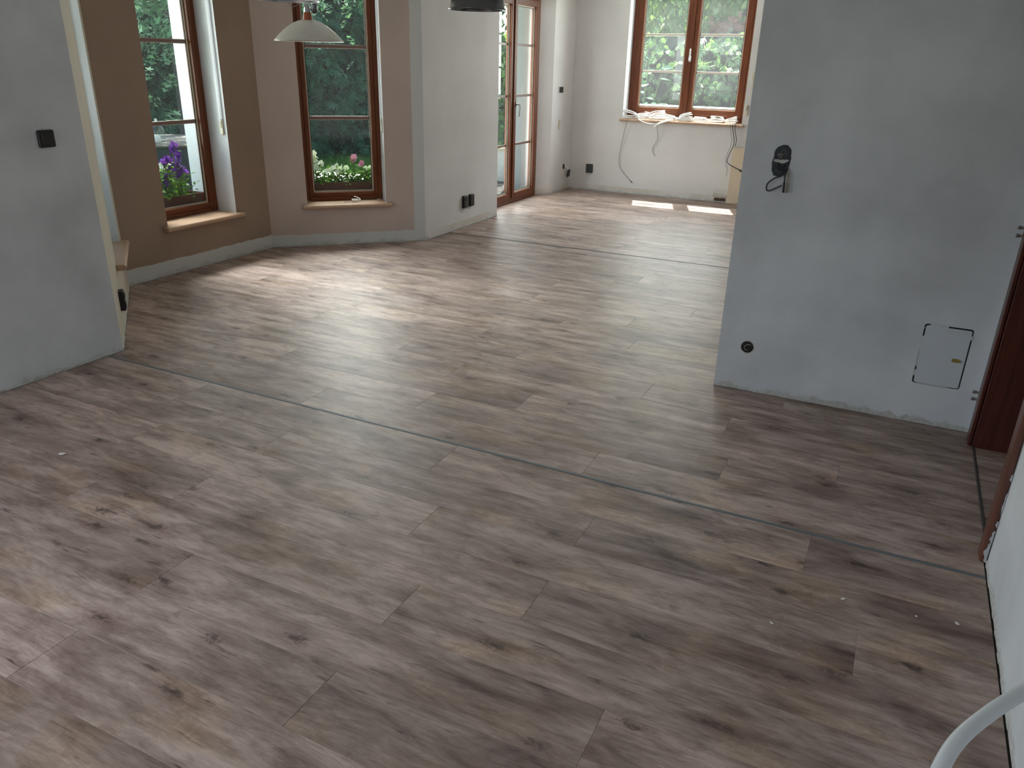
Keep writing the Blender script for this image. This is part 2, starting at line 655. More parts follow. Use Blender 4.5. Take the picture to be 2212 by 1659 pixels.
M['gasket'] = plain('gasket_dark', (0.05, 0.055, 0.055), 0.6)
M['muntin'] = plain('muntin_brown', (0.20, 0.125, 0.10), 0.35)
M['muntin_edge'] = plain('muntin_edge_cream', (0.55, 0.50, 0.44), 0.4)
M['muntin_sunlit'] = plain('muntin_sunlit_pale', (0.62, 0.55, 0.50), 0.35)  # lighter copy of the brown muntin, with the sunlight put into its colour
M['glass'] = glass_mat('window_glass', 0.0015)
M['glass_veiled'] = glass_mat('window_glass_veiled', 0.009)
M['sill'] = wood('sill_beech', (0.54, 0.365, 0.255), (0.44, 0.275, 0.18), 0.42, (2.5, 25, 25))
M['lining'] = wood('door_lining_mahogany', (0.115, 0.030, 0.018), (0.055, 0.014, 0.010), 0.32, (30, 30, 2.5))
M['casing'] = wood('door_casing_mahogany', (0.165, 0.060, 0.038), (0.085, 0.030, 0.020), 0.35, (30, 30, 2.5))
M['black'] = plain('black_plastic', (0.010, 0.0085, 0.0085), 0.35, 0.5, var=0.1)
M['black_in'] = plain('black_plastic_matt', (0.005, 0.004, 0.004), 0.6)
M['cream'] = plain('cream_plastic', (0.66, 0.62, 0.48), 0.4)
M['cream_dark'] = plain('cream_plastic_slot', (0.20, 0.17, 0.11), 0.5)
M['white_plastic'] = plain('white_plastic', (0.80, 0.80, 0.79), 0.35)
M['hose'] = plain('white_hose', (0.62, 0.65, 0.68), 0.4, var=0.03, scale=8)
M['steel'] = plain('brushed_steel', (0.55, 0.56, 0.57), 0.28, metal=1.0)
M['lever'] = plain('door_lever_steel', (0.36, 0.36, 0.35), 0.35, metal=1.0)
M['gunmetal'] = plain('gunmetal_shade', (0.17, 0.175, 0.18), 0.22, metal=1.0)
M['copper'] = plain('orange_wood_neck', (0.33, 0.085, 0.03), 0.35)
M['opal'] = plain('opal_white_shade', (0.55, 0.53, 0.48), 0.35)
M['box_dark'] = plain('wall_box_dark', (0.030, 0.040, 0.055), 0.6, var=0.3, scale=30)
M['wire_dark'] = plain('wire_black', (0.025, 0.030, 0.035), 0.45)
M['wire_grey'] = plain('wire_grey', (0.20, 0.18, 0.165), 0.5)
M['wire_beige'] = plain('wire_beige', (0.33, 0.29, 0.22), 0.5)
M['panel'] = plain('access_panel_white', (0.62, 0.67, 0.72), 0.55, 0.4, var=0.04, scale=9)
M['brass'] = plain('brass_knob', (0.45, 0.36, 0.10), 0.35, metal=0.6)
M['board'] = plaster('beige_board', (0.66, 0.55, 0.42), None, patch=0.10)
M['brown_in'] = plain('brown_socket', (0.06, 0.022, 0.013), 0.5)
M['lcd'] = plain('thermostat_display', (0.03, 0.035, 0.03), 0.25)
M['crumb'] = plain('plaster_crumb', (0.72, 0.71, 0.68), 0.9)
M['smear'] = plain('paint_smear_white', (0.50, 0.51, 0.53), 0.8, var=0.3, scale=90)
M['metal_sill'] = plain('outer_sill_metal', (0.75, 0.76, 0.77), 0.45)
M['flowerbox'] = plain('flower_box_terracotta', (0.16, 0.060, 0.040), 0.55)
M['soil'] = plain('soil', (0.03, 0.02, 0.014), 0.95, var=0.4)
M['bark'] = plain('bark', (0.055, 0.052, 0.050), 0.95, var=0.4, scale=18)
M['twig'] = plain('green_stem', (0.11, 0.19, 0.05), 0.6)
M['oak_leaf'] = leaf_mat('oak_leaf', (0.065, 0.165, 0.105), (0.150, 0.260, 0.180), 0.30, 0.55, 0.3)
M['thuja'] = leaf_mat('thuja_spray', (0.020, 0.088, 0.046), (0.055, 0.155, 0.082), 0.25, 0.6, 0.25)
M['core'] = plain('hedge_shaded_core', (0.016, 0.030, 0.020), 0.95, 0.05, var=0.5, scale=8)
M['hedge'] = leaf_mat('kitchen_hedge_leaf', (0.090, 0.205, 0.115), (0.290, 0.400, 0.175), 0.45)
M['willow'] = leaf_mat('drooping_leaf', (0.130, 0.250, 0.080), (0.380, 0.470, 0.200), 0.5)
M['red_leaf'] = leaf_mat('russet_leaf', (0.30, 0.12, 0.075), (0.42, 0.22, 0.15), 0.3)
M['shrub'] = leaf_mat('broad_leaf', (0.045, 0.150, 0.085), (0.120, 0.250, 0.150), 0.35, 0.3, 0.6)
M['ivy'] = leaf_mat('ivy_leaf', (0.035, 0.105, 0.050), (0.100, 0.190, 0.085), 0.3, 0.35, 0.5)
M['petunia_leaf'] = leaf_mat('petunia_leaf', (0.085, 0.200, 0.030), (0.230, 0.380, 0.075), 0.45)
M['petal_purple'] = leaf_mat('petal_purple', (0.120, 0.022, 0.330), (0.260, 0.085, 0.520), 0.3, 0.6, 0.2)
M['petal_white'] = leaf_mat('petal_white', (0.78, 0.78, 0.80), (0.86, 0.85, 0.86), 0.35, 0.6, 0.2)
M['petal_pink'] = leaf_mat('petal_pink', (0.55, 0.16, 0.38), (0.70, 0.32, 0.52), 0.35, 0.6, 0.2)
M['grass'] = leaf_mat('grass_blade', (0.065, 0.165, 0.035), (0.130, 0.260, 0.060), 0.35)
M['lawn'] = plain('lawn_ground', (0.070, 0.135, 0.035), 0.95, 0.1, var=0.35, scale=5)
M['table_top'] = plain('garden_table_top', (0.19, 0.175, 0.155), 0.7, var=0.06, scale=5)
M['table_dark'] = plain('garden_table_rattan', (0.045, 0.055, 0.070), 0.7, var=0.25, scale=50)
M['wall_low'] = plain('garden_wall_white', (0.70, 0.71, 0.70), 0.9, var=0.06, scale=3)
M['coping'] = plain('garden_wall_coping', (0.60, 0.52, 0.40), 0.85)
M['board_grey'] = plain('leaning_board_grey', (0.50, 0.52, 0.52), 0.7, var=0.06, scale=4)
M['board_edge'] = plain('leaning_board_brown', (0.30, 0.23, 0.21), 0.7)

# ------------------------------------------------------------------ room outline
ZC = 2.66
TH = 0.48
P_REAR_L = (-3.875, -3.30)
P_PIER = (-3.880, 2.804)
P_B0 = (-5.010, 3.762)
P_B1 = (-5.010, 5.294)
P_B2 = (-4.003, 6.298)
P_DOORN = (-4.022, 7.826)
P_REV = (-4.151, 9.576)
P_KC = (-4.158, 10.275)
P_KR = (1.70, 10.275)


def left_bound(v):
    """u of the left wall line at depth v"""
    pts = [P_REAR_L, P_PIER, P_B0, P_B1, P_B2, P_DOORN]
    for a, b in zip(pts, pts[1:]):
        if a[1] <= v <= b[1]:
            return a[0] + (b[0] - a[0]) * (v - a[1]) / (b[1] - a[1])
    if v > P_DOORN[1]:
        if v < 9.43:
            return -4.275
        return P_REV[0] if v > 9.576 else -4.27 + (v - 9.43) / 0.146 * 0.119
    return P_REAR_L[0]


BREAKS = [P_PIER[1], P_B0[1], P_B1[1], P_B2[1], P_DOORN[1], P_DOORN[1] + 0.001, 9.43, 9.576]

# floor slab and planks
fl = MB()
fl.box((-5.6, -3.5, -0.16), (2.4, 10.8, -0.0095))
floor = fl.build('floor', M['subfloor'])
tag(floor, 'wood-look laminate floor of long greige oak planks', 'floor', kind='structure')


def plank(u0, u1, v0, v1):
    """one board between u0 and u1, rows v0..v1, cut along the left wall"""
    g = 0.0003
    v0 += g
    v1 -= g
    vv = [v0] + [b for b in BREAKS if v0 + 1e-4 < b < v1 - 1e-4] + [v1]
    lb = [left_bound(v) + 0.007 for v in vv]
    if u1 <= min(lb) + 0.02:
        return None
    right = [(u1 - g, v0), (u1 - g, v1)]
    if u1 - g < max(lb):
        # the wall crosses the board's right end: stop the board where it leaves the room
        keep = [(l, v) for l, v in zip(lb, vv) if l < u1 - g - 0.004]
        if len(keep) < 2:
            return None
        vv = [v for _, v in keep]
        lb = [l for l, _ in keep]
        right = [(u1 - g, vv[0]), (u1 - g, vv[-1])]
    left = [(max(u0 + g, l), v) for l, v in zip(lb, vv)]
    poly = right + left[::-1]
    ox, oy = u0, v0
    pl = [(p[0] - ox, p[1] - oy) for p in poly]
    n = len(pl)
    cx = sum(p[0] for p in pl) / n
    cy = sum(p[1] for p in pl) / n
    mb = MB()
    e = 0.0007

    def ins(p):
        return (p[0] - math.copysign(e, p[0] - cx), p[1] - math.copysign(e, p[1] - cy))
    lo = [mb.vert((p[0], p[1], -0.0085)) for p in pl]
    sh = [mb.vert((p[0], p[1], -0.0006)) for p in pl]
    hi = [mb.vert((*ins(p), 0.0)) for p in pl]
    for a, b in ((lo, sh), (sh, hi)):
        for k in range(n):
            mb.face((a[k], a[(k + 1) % n], b[(k + 1) % n], b[k]))
    mb.face(hi)
    return mb.build('plank', M['plank'], floor, loc=(ox, oy, 0))


PL = 1.513
rows = []
e0 = [1.541 - 0.2205 * k for k in range(22, 0, -1)] + [1.541, 1.763, 1.986, 2.210, 2.437, 2.6945]
known = {1.1: -1.168, 1.3205: -1.957, 1.541: -1.17, 1.763: -0.803, 1.986: -1.368, 2.21: -0.806, 2.437: -1.56, 0.8795: -1.956, 0.659: -0.9}
for a, b in zip(e0, e0[1:]):
    rows.append((a, b))
p2 = (6.725 - 2.716) / 18
for k in range(18):
    rows.append((2.7115 if k == 0 else 2.716 + p2 * k, 2.716 + p2 * (k + 1)))
known2 = {0: -0.975, 2: -1.515, 3: -0.527, 4: -0.997, 5: -1.836, 14: -1.736, 1: -0.45, 6: -0.70, 7: -1.30}
p3 = (10.262 - 6.750) / 16
for k in range(16):
    rows.append((6.750 + p3 * k, 6.750 + p3 * (k + 1)))
prev = 0.4
for ri, (a, b) in enumerate(rows):
    j = None
    for kv, ju in known.items():
        if abs(kv - a) < 0.01:
            j = ju
    if 2.705 < a < 6.72:
        k = round((a - 2.716) / p2)
        if k in known2:
            j = known2[k]
    if j is None:
        j = prev - rnd.choice((0.38, 0.52, 0.78, 0.93, 1.12)) + rnd.uniform(-0.05, 0.05)
    prev = j
    if a < 3.94:
        ur = 0.522
        if 2.84 < (a + b) / 2 < 3.99:
            ur = 0.5335
    elif a < 4.28:
        ur = -0.716
    else:
        ur = 1.69
    start = j
    while start > -5.6:
        start -= PL
    u = start
    us = None
    lbm = max(left_bound(v) for v in [a + 0.001, b - 0.001] + [q for q in BREAKS if a < q < b])
    while u < ur - 0.01:
        u1 = min(u + PL, ur)
        if ur - u1 < 0.06:
            u1 = ur
        if a > 4.0 and b < 4.35 and u1 > -0.716:
            u1 = -0.716
        if u1 <= lbm + 0.14:
            us = u if us is None else us
            u += PL
            continue
        if u1 - u > 0.03:
            plank(u if us is None else u - 0.6, u1, a, b)
            us = None
        u = u1 if u1 >= ur else u + PL

# hall boards beyond the doorway
for k in range(7):
    a = 2.716 + p2 * (k - 1)
    plank(0.5435, 0.5435 + 0.75 + 0.11 * (k % 3), a, a + p2)
    plank(0.5435 + 0.75 + 0.11 * (k % 3), 2.25, a, a + p2)


def strip(name, a, b, mat, label):
    mb = MB()
    mb.bar((a[0], a[1], -0.0085), (b[0], b[1], 0.0022), 0.0018)
    o = mb.build(name, mat)
    return tag(o, label, 'floor trim', kind='structure')


strip('trim_1', (-3.868, 2.6955, 0), (0.522, 2.7105, 0), M['strip'], 'grey metal expansion strip across the floor beside the pillar')
strip('trim_2', (-4.0, 6.727, 0), (1.69, 6.748, 0), M['strip_dark'], 'dark narrow expansion strip across the floor towards the kitchen')
strip('trim_3', (0.5345, 2.83, 0), (0.5425, 3.835, 0), M['strip_dark'], 'dark threshold strip in the brown doorway')


# ------------------------------------------------------------------ walls
def miter(p, a, b, th):
    """outer corner where wall lines p-a and a-b meet"""
    f1, f2 = Frame(p, a), Frame(a, b)
    n = (f1.n + f2.n)
    n = n / n.length
    k = th / max(0.2, n.dot(f1.n))
    return (a[0] + n.x * k, a[1] + n.y * k)


def wall(name, a, b, th, openings, mats, label, oa=None, ob=None, z1=ZC, edge=True, edge_h=(0.004, 0.024)):
    """openings: (x0, x1, z0, z1); mats: front, reveal, outside"""
    F = Frame(a, b)
    xs = sorted({0.0, F.L, *[o[0] for o in openings], *[o[1] for o in openings]})
    zs = sorted({-0.009, z1, *[o[2] for o in openings], *[o[3] for o in openings]})
    xoa = Frame(a, b).x_of(*oa) if oa else 0.0
    xob = Frame(a, b).x_of(*ob) if ob else F.L
    mb = MB()

    def solid(i, k):
        if not (0 <= i < len(xs) - 1 and 0 <= k < len(zs) - 1):
            return False
        cx, cz = (xs[i] + xs[i + 1]) / 2, (zs[k] + zs[k + 1]) / 2
        return not any(o[0] < cx < o[1] and o[2] < cz < o[3] for o in openings)

    def xo(i):
        return xoa if i == 0 else xob if i == len(xs) - 1 else xs[i]
    for i in range(len(xs) - 1):
        for k in range(len(zs) - 1):
            if not solid(i, k):
                continue
            X0, X1, Z0, Z1 = xs[i], xs[i + 1], zs[k], zs[k + 1]
            mb.mi = 0
            mb.poly([(X0, 0, Z0), (X1, 0, Z0), (X1, 0, Z1), (X0, 0, Z1)])
            mb.mi = 2
            mb.poly([(xo(i + 1), th, Z0), (xo(i), th, Z0), (xo(i), th, Z1), (xo(i + 1), th, Z1)])
            mb.mi = 1
            if not solid(i - 1, k):
                mb.poly([(xo(i), th, Z0), (X0, 0, Z0), (X0, 0, Z1), (xo(i), th, Z1)])
            if not solid(i + 1, k):
                mb.poly([(X1, 0, Z0), (xo(i + 1), th, Z0), (xo(i + 1), th, Z1), (X1, 0, Z1)])
            if not solid(i, k - 1):
                mb.poly([(X1, 0, Z0), (X0, 0, Z0), (xo(i), th, Z0), (xo(i + 1), th, Z0)])
            if not solid(i, k + 1):
                mb.poly([(X0, 0, Z1), (X1, 0, Z1), (xo(i + 1), th, Z1), (xo(i), th, Z1)])
    o = mb.build(name, mats, loc=(a[0], a[1], 0), rotz=F.rz)
    tag(o, label, 'wall', kind='structure')
    if edge:
        rg = random.Random(name)
        eb = MB()
        x = 0.002
        h = rg.uniform(*edge_h)
        while x < F.L - 0.004:
            step = min(rg.uniform(0.012, 0.06), F.L - 0.002 - x)
            h2 = rg.uniform(*edge_h) * (1.6 if rg.random() < 0.12 else 1.0)
            if not any(q[0] - 0.01 < x + step / 2 < q[1] + 0.01 and q[2] <= 0.001 for q in openings):
                y = -rg.uniform(0.0015, 0.005)
                eb.poly([(x, 0, h), (x, y, h * 0.75), (x + step, y, h2 * 0.75), (x + step, 0, h2)][::-1])
                eb.poly([(x, y, 0.001), (x + step, y, 0.001), (x + step, y, h2 * 0.75), (x, y, h * 0.75)])
                eb.poly([(x, 0, 0.001), (x, y, 0.001), (x, y, h * 0.75), (x, 0, h)])
                eb.poly([(x + step, 0, 0.001), (x + step, 0, h2), (x + step, y, h2 * 0.75), (x + step, y, 0.001)])
            x += step
            h = h2
        tag(eb.build('plaster_edge', M['rough'], o, kind='stuff'), 'rough chipped plaster edge')
    return o, F


WTOP = 2.30
c_rear_l = miter((0.53, -3.30), P_REAR_L, P_PIER, TH)
c_pier = miter(P_REAR_L, P_PIER, P_B0, TH)
c_b0 = miter(P_PIER, P_B0, P_B1, TH)
c_b1 = miter(P_B0, P_B1, P_B2, TH)
c_b2 = miter(P_B1, P_B2, P_DOORN, TH)

left_w, F_left = wall('wall_left', P_REAR_L, P_PIER, TH, [(1.85, 3.55, 0.0, 2.30)], [M['cool'], M['reveal'], M['facade']],
                      'grey-white plaster wall on the left with a black switch', c_rear_l, c_pier)
near_w, F_near = wall('wall_bay_near', P_PIER, P_B0, TH, [(0.60, 1.285, 0.34, WTOP)], [M['tan_near'], M['reveal'], M['facade']],
                      'cream plaster bay wall seen edge-on behind the left wall', c_pier, c_b0)
x0, x1 = 4.187 - P_B0[1], 4.904 - P_B0[1]
lbay_w, F_lbay = wall('wall_bay_left', P_B0, P_B1, TH, [(x0, x1, 0.34, WTOP)], [M['tan'], M['reveal'], M['facade']],
                      'tan bay wall with the left tall window', c_b0, c_b1)
mbay_w, F_mbay = wall('wall_bay_middle', P_B1, P_B2, TH, [(0.337, 1.053, 0.34, WTOP)], [M['tan_mid'], M['reveal'], M['facade']],
                      'tan bay wall with the middle tall window', c_b1, c_b2)
far_w, F_far = wall('wall_left_far', P_B2, P_DOORN, 0.44, [], [M['far_white'], M['reveal'], M['facade']],
                    'white plaster wall with two black sockets before the terrace door', c_b2, None)

# masonry beyond the terrace door, with its splayed reveal
mb = MB()
mb.mi = 0
k0 = [(-4.285, 9.43), P_REV, P_KC, (P_KC[0], 10.565), (-4.50, 10.565), (-4.50, 9.43)]
mb.prism([(p[0] - P_REV[0], p[1] - P_REV[1]) for p in k0], -0.009, ZC)
kl = mb.build('wall_kitchen_left', M['far_white'], loc=(P_REV[0], P_REV[1], 0))
tag(kl, 'white plaster kitchen wall between terrace door and corner', 'wall', kind='structure')
mb = MB()
mb.box((-4.46, 7.80, 2.34), (-4.03, 9.58, ZC))
tag(mb.build('wall_left_lintel', M['far_white']), 'white plaster lintel above the terrace door', 'wall', kind='structure')
F_kl = Frame(P_REV, P_KC)

back_w, F_back = wall('wall_back', P_KC, P_KR, 0.29, [(-3.437 - P_KC[0], -1.890 - P_KC[0], 0.93, 2.55)], [M['far_white'], M['reveal'], M['facade']],
                      'white kitchen wall below and around the double window', (P_KC[0], 10.565), (1.70, 10.565), edge_h=(0.006, 0.03))
kr_w, _ = wall('wall_kitchen_right', (1.70, 10.275), (1.70, 4.30), 0.2, [], [M['far_white']] * 3, 'white kitchen wall hidden behind the pillar', edge=False)

# the pillar block on the right of the picture
pl_front, F_pil = None, Frame((-0.706, 4.0), (0.53, 4.0))
mb = MB()
mb.box((0, 0, -0.009), (0.906 + 1.5, 0.28, ZC))
pil = mb.build('wall_pillar', M['cool'], loc=(-0.706, 4.0, 0))
tag(pil, 'blue-grey plaster partition wall with open wall boxes', 'wall', kind='structure')
rg = random.Random(5)
eb = MB()
x = 0.0
h = 0.012
while x < 1.235:
    st = rg.uniform(0.012, 0.05)
    h2 = rg.uniform(0.006, 0.026) * (1.5 if rg.random() < 0.15 else 1)
    y = -rg.uniform(0.002, 0.006)
    st = min(st, 1.236 - x)
    eb.poly([(x, y, 0.001), (x + st, y, 0.001), (x + st, y * 0.5, h2), (x, y * 0.5, h)])
    eb.poly([(x, y * 0.5, h), (x + st, y * 0.5, h2), (x + st, 0, h2 + 0.003), (x, 0, h + 0.003)])
    eb.poly([(x, 0, 0.001), (x, y, 0.001), (x, y * 0.5, h), (x, 0, h + 0.003)])
    eb.poly([(x + st, y, 0.001), (x + st, 0, 0.001), (x + st, 0, h2 + 0.003), (x + st, y * 0.5, h2)])
    x += st
    h = h2
tag(eb.build('plaster_edge', M['rough'], pil, kind='stuff'), 'rough chipped plaster edge')

right_w, F_right = wall('wall_right', (0.53, 4.0), (0.53, -3.30), 0.26, [(0.145, 1.175, -0.009, 2.12)], [M['cool'], M['reveal'], M['cool']],
                        'white plaster wall on the right edge beside the brown doorway', None, (0.79, -3.30))
rear_w, F_rear = wall('wall_rear', (0.53, -3.30), P_REAR_L, TH, [(1.5, 3.4, 0.85, 2.2)], [M['cool'], M['reveal'], M['facade']],
                      'white rear wall behind the viewer', (0.53, -3.78), c_rear_l, edge=False)
# hall beyond the doorway
mb = MB()
mb.box((2.25, 2.40, -0.009), (2.40, 4.0, ZC))
tag(mb.build('wall_hall', M['tan']), 'dark hall wall beyond the brown doorway', 'wall', kind='structure')
mb = MB()
mb.box((0.80, 2.25, -0.009), (2.40, 2.40, ZC))
tag(mb.build('wall_hall_side', M['tan']), 'side wall of the dark hall', 'wall', kind='structure')

mb = MB()
mb.prism([c_rear_l, (0.80, -3.78), (0.80, 2.2), (2.6, 2.2), (2.6, 10.56), (-4.50, 10.56), (-4.50, 7.826), (-4.46, 7.0), c_b2, c_b1, c_b0, c_pier], ZC, ZC + 0.2)
tag(mb.build('ceiling', M['ceiling']), 'plain white ceiling', 'ceiling', kind='structure')


EV = 0.95  # depth of an unseen overhang, added to keep the sun out of the bay
ring_i = [c_rear_l, c_pier, c_b0, c_b1, c_b2, (-4.46, 7.826), (-4.50, 10.56)]
ring_o = [miter((0.53, -3.30), P_REAR_L, P_PIER, TH + EV), miter(P_REAR_L, P_PIER, P_B0, TH + EV), miter(P_PIER, P_B0, P_B1, TH + EV),
          miter(P_B0, P_B1, P_B2, TH + EV), miter(P_B1, P_B2, P_DOORN, TH + EV), (-4.46 - EV, 7.826), (-4.50 - EV, 10.56)]
mb = MB()
mb.prism(ring_i[::-1] + ring_o, ZC + 0.06, ZC + 0.20)
tag(mb.build('shading_eave', M['ceiling']), 'unseen roof overhang added to shade the bay and the terrace door', 'roof', kind='structure')

# ------------------------------------------------------------------ windows
def part_box(name, mat, parent, boxes, c=0.004):
    mb = MB()
    for a, b in boxes:
        mb.bar(a, b, c)
    return mb.build(name, mat, parent)


def bay_window(name, F, xa, xb, label, wy=0.20, bw=0.076, mz=(1.70, 1.105)):
    z0, z1 = 0.376, WTOP - 0.002
    root = thing(name, F.at(0, 0, 0), F.rz, label, 'window', kind='structure')
    d0, d1 = wy, wy + 0.075
    xa += 0.002
    xb -= 0.002
    fr = bw * 0.5
    # outer frame
    part_box('frame_stile', M['frame'], root, [((xa, d0, z0), (xa + fr, d1, z1))])
    part_box('frame_stile', M['frame'], root, [((xb - fr, d0, z0), (xb, d1, z1))])
    part_box('frame_rail', M['frame_h'], root, [((xa + fr, d0, z0), (xb - fr, d1, z0 + fr))])
    part_box('frame_rail', M['frame_h'], root, [((xa + fr, d0, z1 - fr), (xb - fr, d1, z1))])
    # sash
    s0, s1, t0, t1 = xa + fr, xb - fr, z0 + fr, z1 - fr
    g0, g1, h0, h1 = xa + bw, xb - bw, z0 + bw, z1 - bw
    e0, e1 = d0 - 0.004, d1 - 0.004
    part_box('sash_stile', M['frame'], root, [((s0, e0, t0), (g0, e1, t1))])
    part_box('sash_stile', M['frame'], root, [((g1, e0, t0), (s1, e1, t1))])
    part_box('sash_rail', M['frame_h'], root, [((g0, e0, t0), (g1, e1, h0))])
    part_box('sash_rail', M['frame_h'], root, [((g0, e0, h1), (g1, e1, t1))])
    # pale strip painted as glare on the lit sash edge, then the gasket
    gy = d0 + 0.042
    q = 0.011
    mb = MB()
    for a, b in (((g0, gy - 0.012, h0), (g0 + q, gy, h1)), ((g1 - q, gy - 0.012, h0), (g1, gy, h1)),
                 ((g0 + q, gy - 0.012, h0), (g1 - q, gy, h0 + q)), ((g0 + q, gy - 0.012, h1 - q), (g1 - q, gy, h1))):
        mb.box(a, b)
    mb.build('sash_glare_strip', M['sash_glare'], root)
    mb = MB()
    q2 = 0.017
    for a, b in (((g0 + q, gy - 0.004, h0 + q), (g0 + q2, gy, h1 - q)), ((g1 - q2, gy - 0.004, h0 + q), (g1 - q, gy, h1 - q)),
                 ((g0 + q2, gy - 0.004, h0 + q), (g1 - q2, gy, h0 + q2)), ((g0 + q2, gy - 0.004, h1 - q2), (g1 - q2, gy, h1 - q))):
        mb.box(a, b)
    mb.build('gasket', M['gasket'], root)
    mb = MB()
    mb.box((g0 - 0.005, gy, h0 - 0.005), (g1 + 0.005, gy + 0.005, h1 + 0.005))
    mb.build('pane', M['glass'], root)
    for z in mz:
        mb = MB()
        mb.mi = 0
        mb.box((g0 + 0.003, gy - 0.0015, z - 0.0125), (g1 - 0.003, gy + 0.008, z + 0.0125))
        mb.mi = 1
        for zz in (z - 0.0165, z + 0.0125):
            mb.box((g0 + 0.003, gy - 0.001, zz), (g1 - 0.003, gy + 0.007, zz + 0.004))
        mb.build('muntin', [M['muntin'], M['muntin_edge']], root)
    # outer sill
    mb = MB()
    mb.box((xa, d1, 0.335), (xb, TH + 0.06, 0.352))
    mb.build('outer_sill', M['metal_sill'], root)
    return root


def beech_sill(parent, xa, xb, zt, depth, over=0.045, prot=0.06, th=0.036):
    """bullnosed board reaching out over the wall face; ends chamfered"""
    mb = MB()
    xo0, xo1 = xa - over, xb + over
    r = th / 2
    prof = [(0.0 - prot + r + r * math.cos(a), zt - r + r * math.sin(a)) for a in [R(d) for d in (90, 112, 135, 158, 180, 202, 225, 248, 270)]]
    # nose in front of the wall face, then the inner board in the opening
    y_w = -0.001
    sec = prof + [(y_w, zt - th), (y_w, zt)]
    a = [mb.vert((xo0, y, z)) for y, z in sec]
    b = [mb.vert((xo1, y, z)) for y, z in sec]
    n = len(sec)
    for k in range(n):
        mb.face((a[k], a[(k + 1) % n], b[(k + 1) % n], b[k]))
    mb.face(a[::-1])
    mb.face(b)
    mb.box((xa + 0.001, y_w, zt - th), (xb - 0.001, depth, zt))
    return mb.build('window_sill', M['sill'], parent)


w1 = bay_window('window_1', F_near, 0.60, 1.285, 'tall brown window in the near bay wall, only its white reveal in view')
beech_sill(w1, 0.60, 1.285, 0.375, 0.20)
w2 = bay_window('window_2', F_lbay, x0, x1, 'tall brown wooden window on the left of the bay')
beech_sill(w2, x0, x1, 0.375, 0.20)
w3 = bay_window('window_3', F_mbay, 0.337, 1.053, 'tall brown wooden window in the middle of the bay behind the white lamp', wy=0.18)
beech_sill(w3, 0.337, 1.053, 0.375, 0.18)


def leaf_sash(root, xa, xb, z0, z1, y0, y1, bw, bot, munt, glass, mun_mat, name='casement'):
    """one opening leaf: rails, stiles, pane, muntins"""
    lf = bpy.data.objects.new(name, None)
    COL.objects.link(lf)
    lf.parent = root
    part_box('stile', M['frame'], lf, [((xa, y0, z0), (xa + bw, y1, z1))])
    part_box('stile', M['frame'], lf, [((xb - bw, y0, z0), (xb, y1, z1))])
    part_box('rail', M['frame_h'], lf, [((xa + bw, y0, z0), (xb - bw, y1, z0 + bot))])
    part_box('rail', M['frame_h'], lf, [((xa + bw, y0, z1 - bw), (xb - bw, y1, z1))])
    g0, g1, h0, h1 = xa + bw, xb - bw, z0 + bot, z1 - bw
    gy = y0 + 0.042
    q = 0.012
    mb = MB()  # strip coloured as the glare on the lit edge of the leaf
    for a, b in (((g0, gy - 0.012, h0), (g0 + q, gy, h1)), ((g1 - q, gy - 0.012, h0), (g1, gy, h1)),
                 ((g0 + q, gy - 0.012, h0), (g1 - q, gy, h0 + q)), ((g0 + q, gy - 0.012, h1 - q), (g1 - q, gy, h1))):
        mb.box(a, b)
    mb.build('sash_glare_strip', M['sash_glare'], lf)
    mb = MB()
    q2 = 0.019
    for a, b in (((g0 + q, gy - 0.004, h0 + q), (g0 + q2, gy, h1 - q)), ((g1 - q2, gy - 0.004, h0 + q), (g1 - q, gy, h1 - q)),
                 ((g0 + q2, gy - 0.004, h0 + q), (g1 - q2, gy, h0 + q2)), ((g0 + q2, gy - 0.004, h1 - q2), (g1 - q2, gy, h1 - q))):
        mb.box(a, b)
    mb.build('gasket', M['gasket'], lf)
    mb = MB()
    mb.box((g0 - 0.005, gy, h0 - 0.005), (g1 + 0.005, gy + 0.005, h1 + 0.005))
    mb.build('pane', glass, lf)
    for z in munt:
        mb = MB()
        mb.bar((g0 + 0.003, gy - 0.0015, z - 0.013), (g1 - 0.003, gy + 0.009, z + 0.013), 0.002)
        mb.build('muntin', mun_mat, lf)
    return lf


def lever_handle(parent, x, y, z, drop=1, mat=None, name='handle', L=0.115):
    h = bpy.data.objects.new(name, None)
    COL.objects.link(h)
    h.parent = parent
    h.location = (x, y, z)
    mb = MB()
    mb.plate(rrect(0.030, 0.072, 0.012), 0, -0.009, 0.002)
    mb.build('rosette', mat, h)
    mb = MB()
    mb.lathe([(0.0, -0.0), (0.009, 0.0), (0.009, 0.042), (0.0, 0.042)], axis='y', n=14)
    mb.tube(spline([(0, -0.040, 0.004), (0.004, -0.048, -0.012), (0.006, -0.046, -0.05 * drop), (0.004, -0.040, -L * drop)], 6), 0.0085, 10)
    mb.build('lever', mat, h, smooth=True)
    return h


# kitchen window: two casements, sunlit from outside
ky = 10.46 - 10.275
kx0, kx1 = -3.437 - P_KC[0] + 0.002, -1.890 - P_KC[0] - 0.002
kz0, kz1 = 0.962, 2.548
w4 = thing('window_4', F_back.at(0, 0, 0), F_back.rz, 'brown double-casement kitchen window above the cables', 'window', kind='structure')
ofr = 0.055
part_box('frame_stile', M['frame'], w4, [((kx0, ky, kz0), (kx0 + ofr, ky + 0.08, kz1))])
part_box('frame_stile', M['frame'], w4, [((kx1 - ofr, ky, kz0), (kx1, ky + 0.08, kz1))])
part_box('frame_rail', M['frame_h'], w4, [((kx0 + ofr, ky, kz0), (kx1 - ofr, ky + 0.08, kz0 + ofr))])
part_box('frame_rail', M['frame_h'], w4, [((kx0 + ofr, ky, kz1 - ofr), (kx1 - ofr, ky + 0.08, kz1))])
km = -2.665 - P_KC[0]
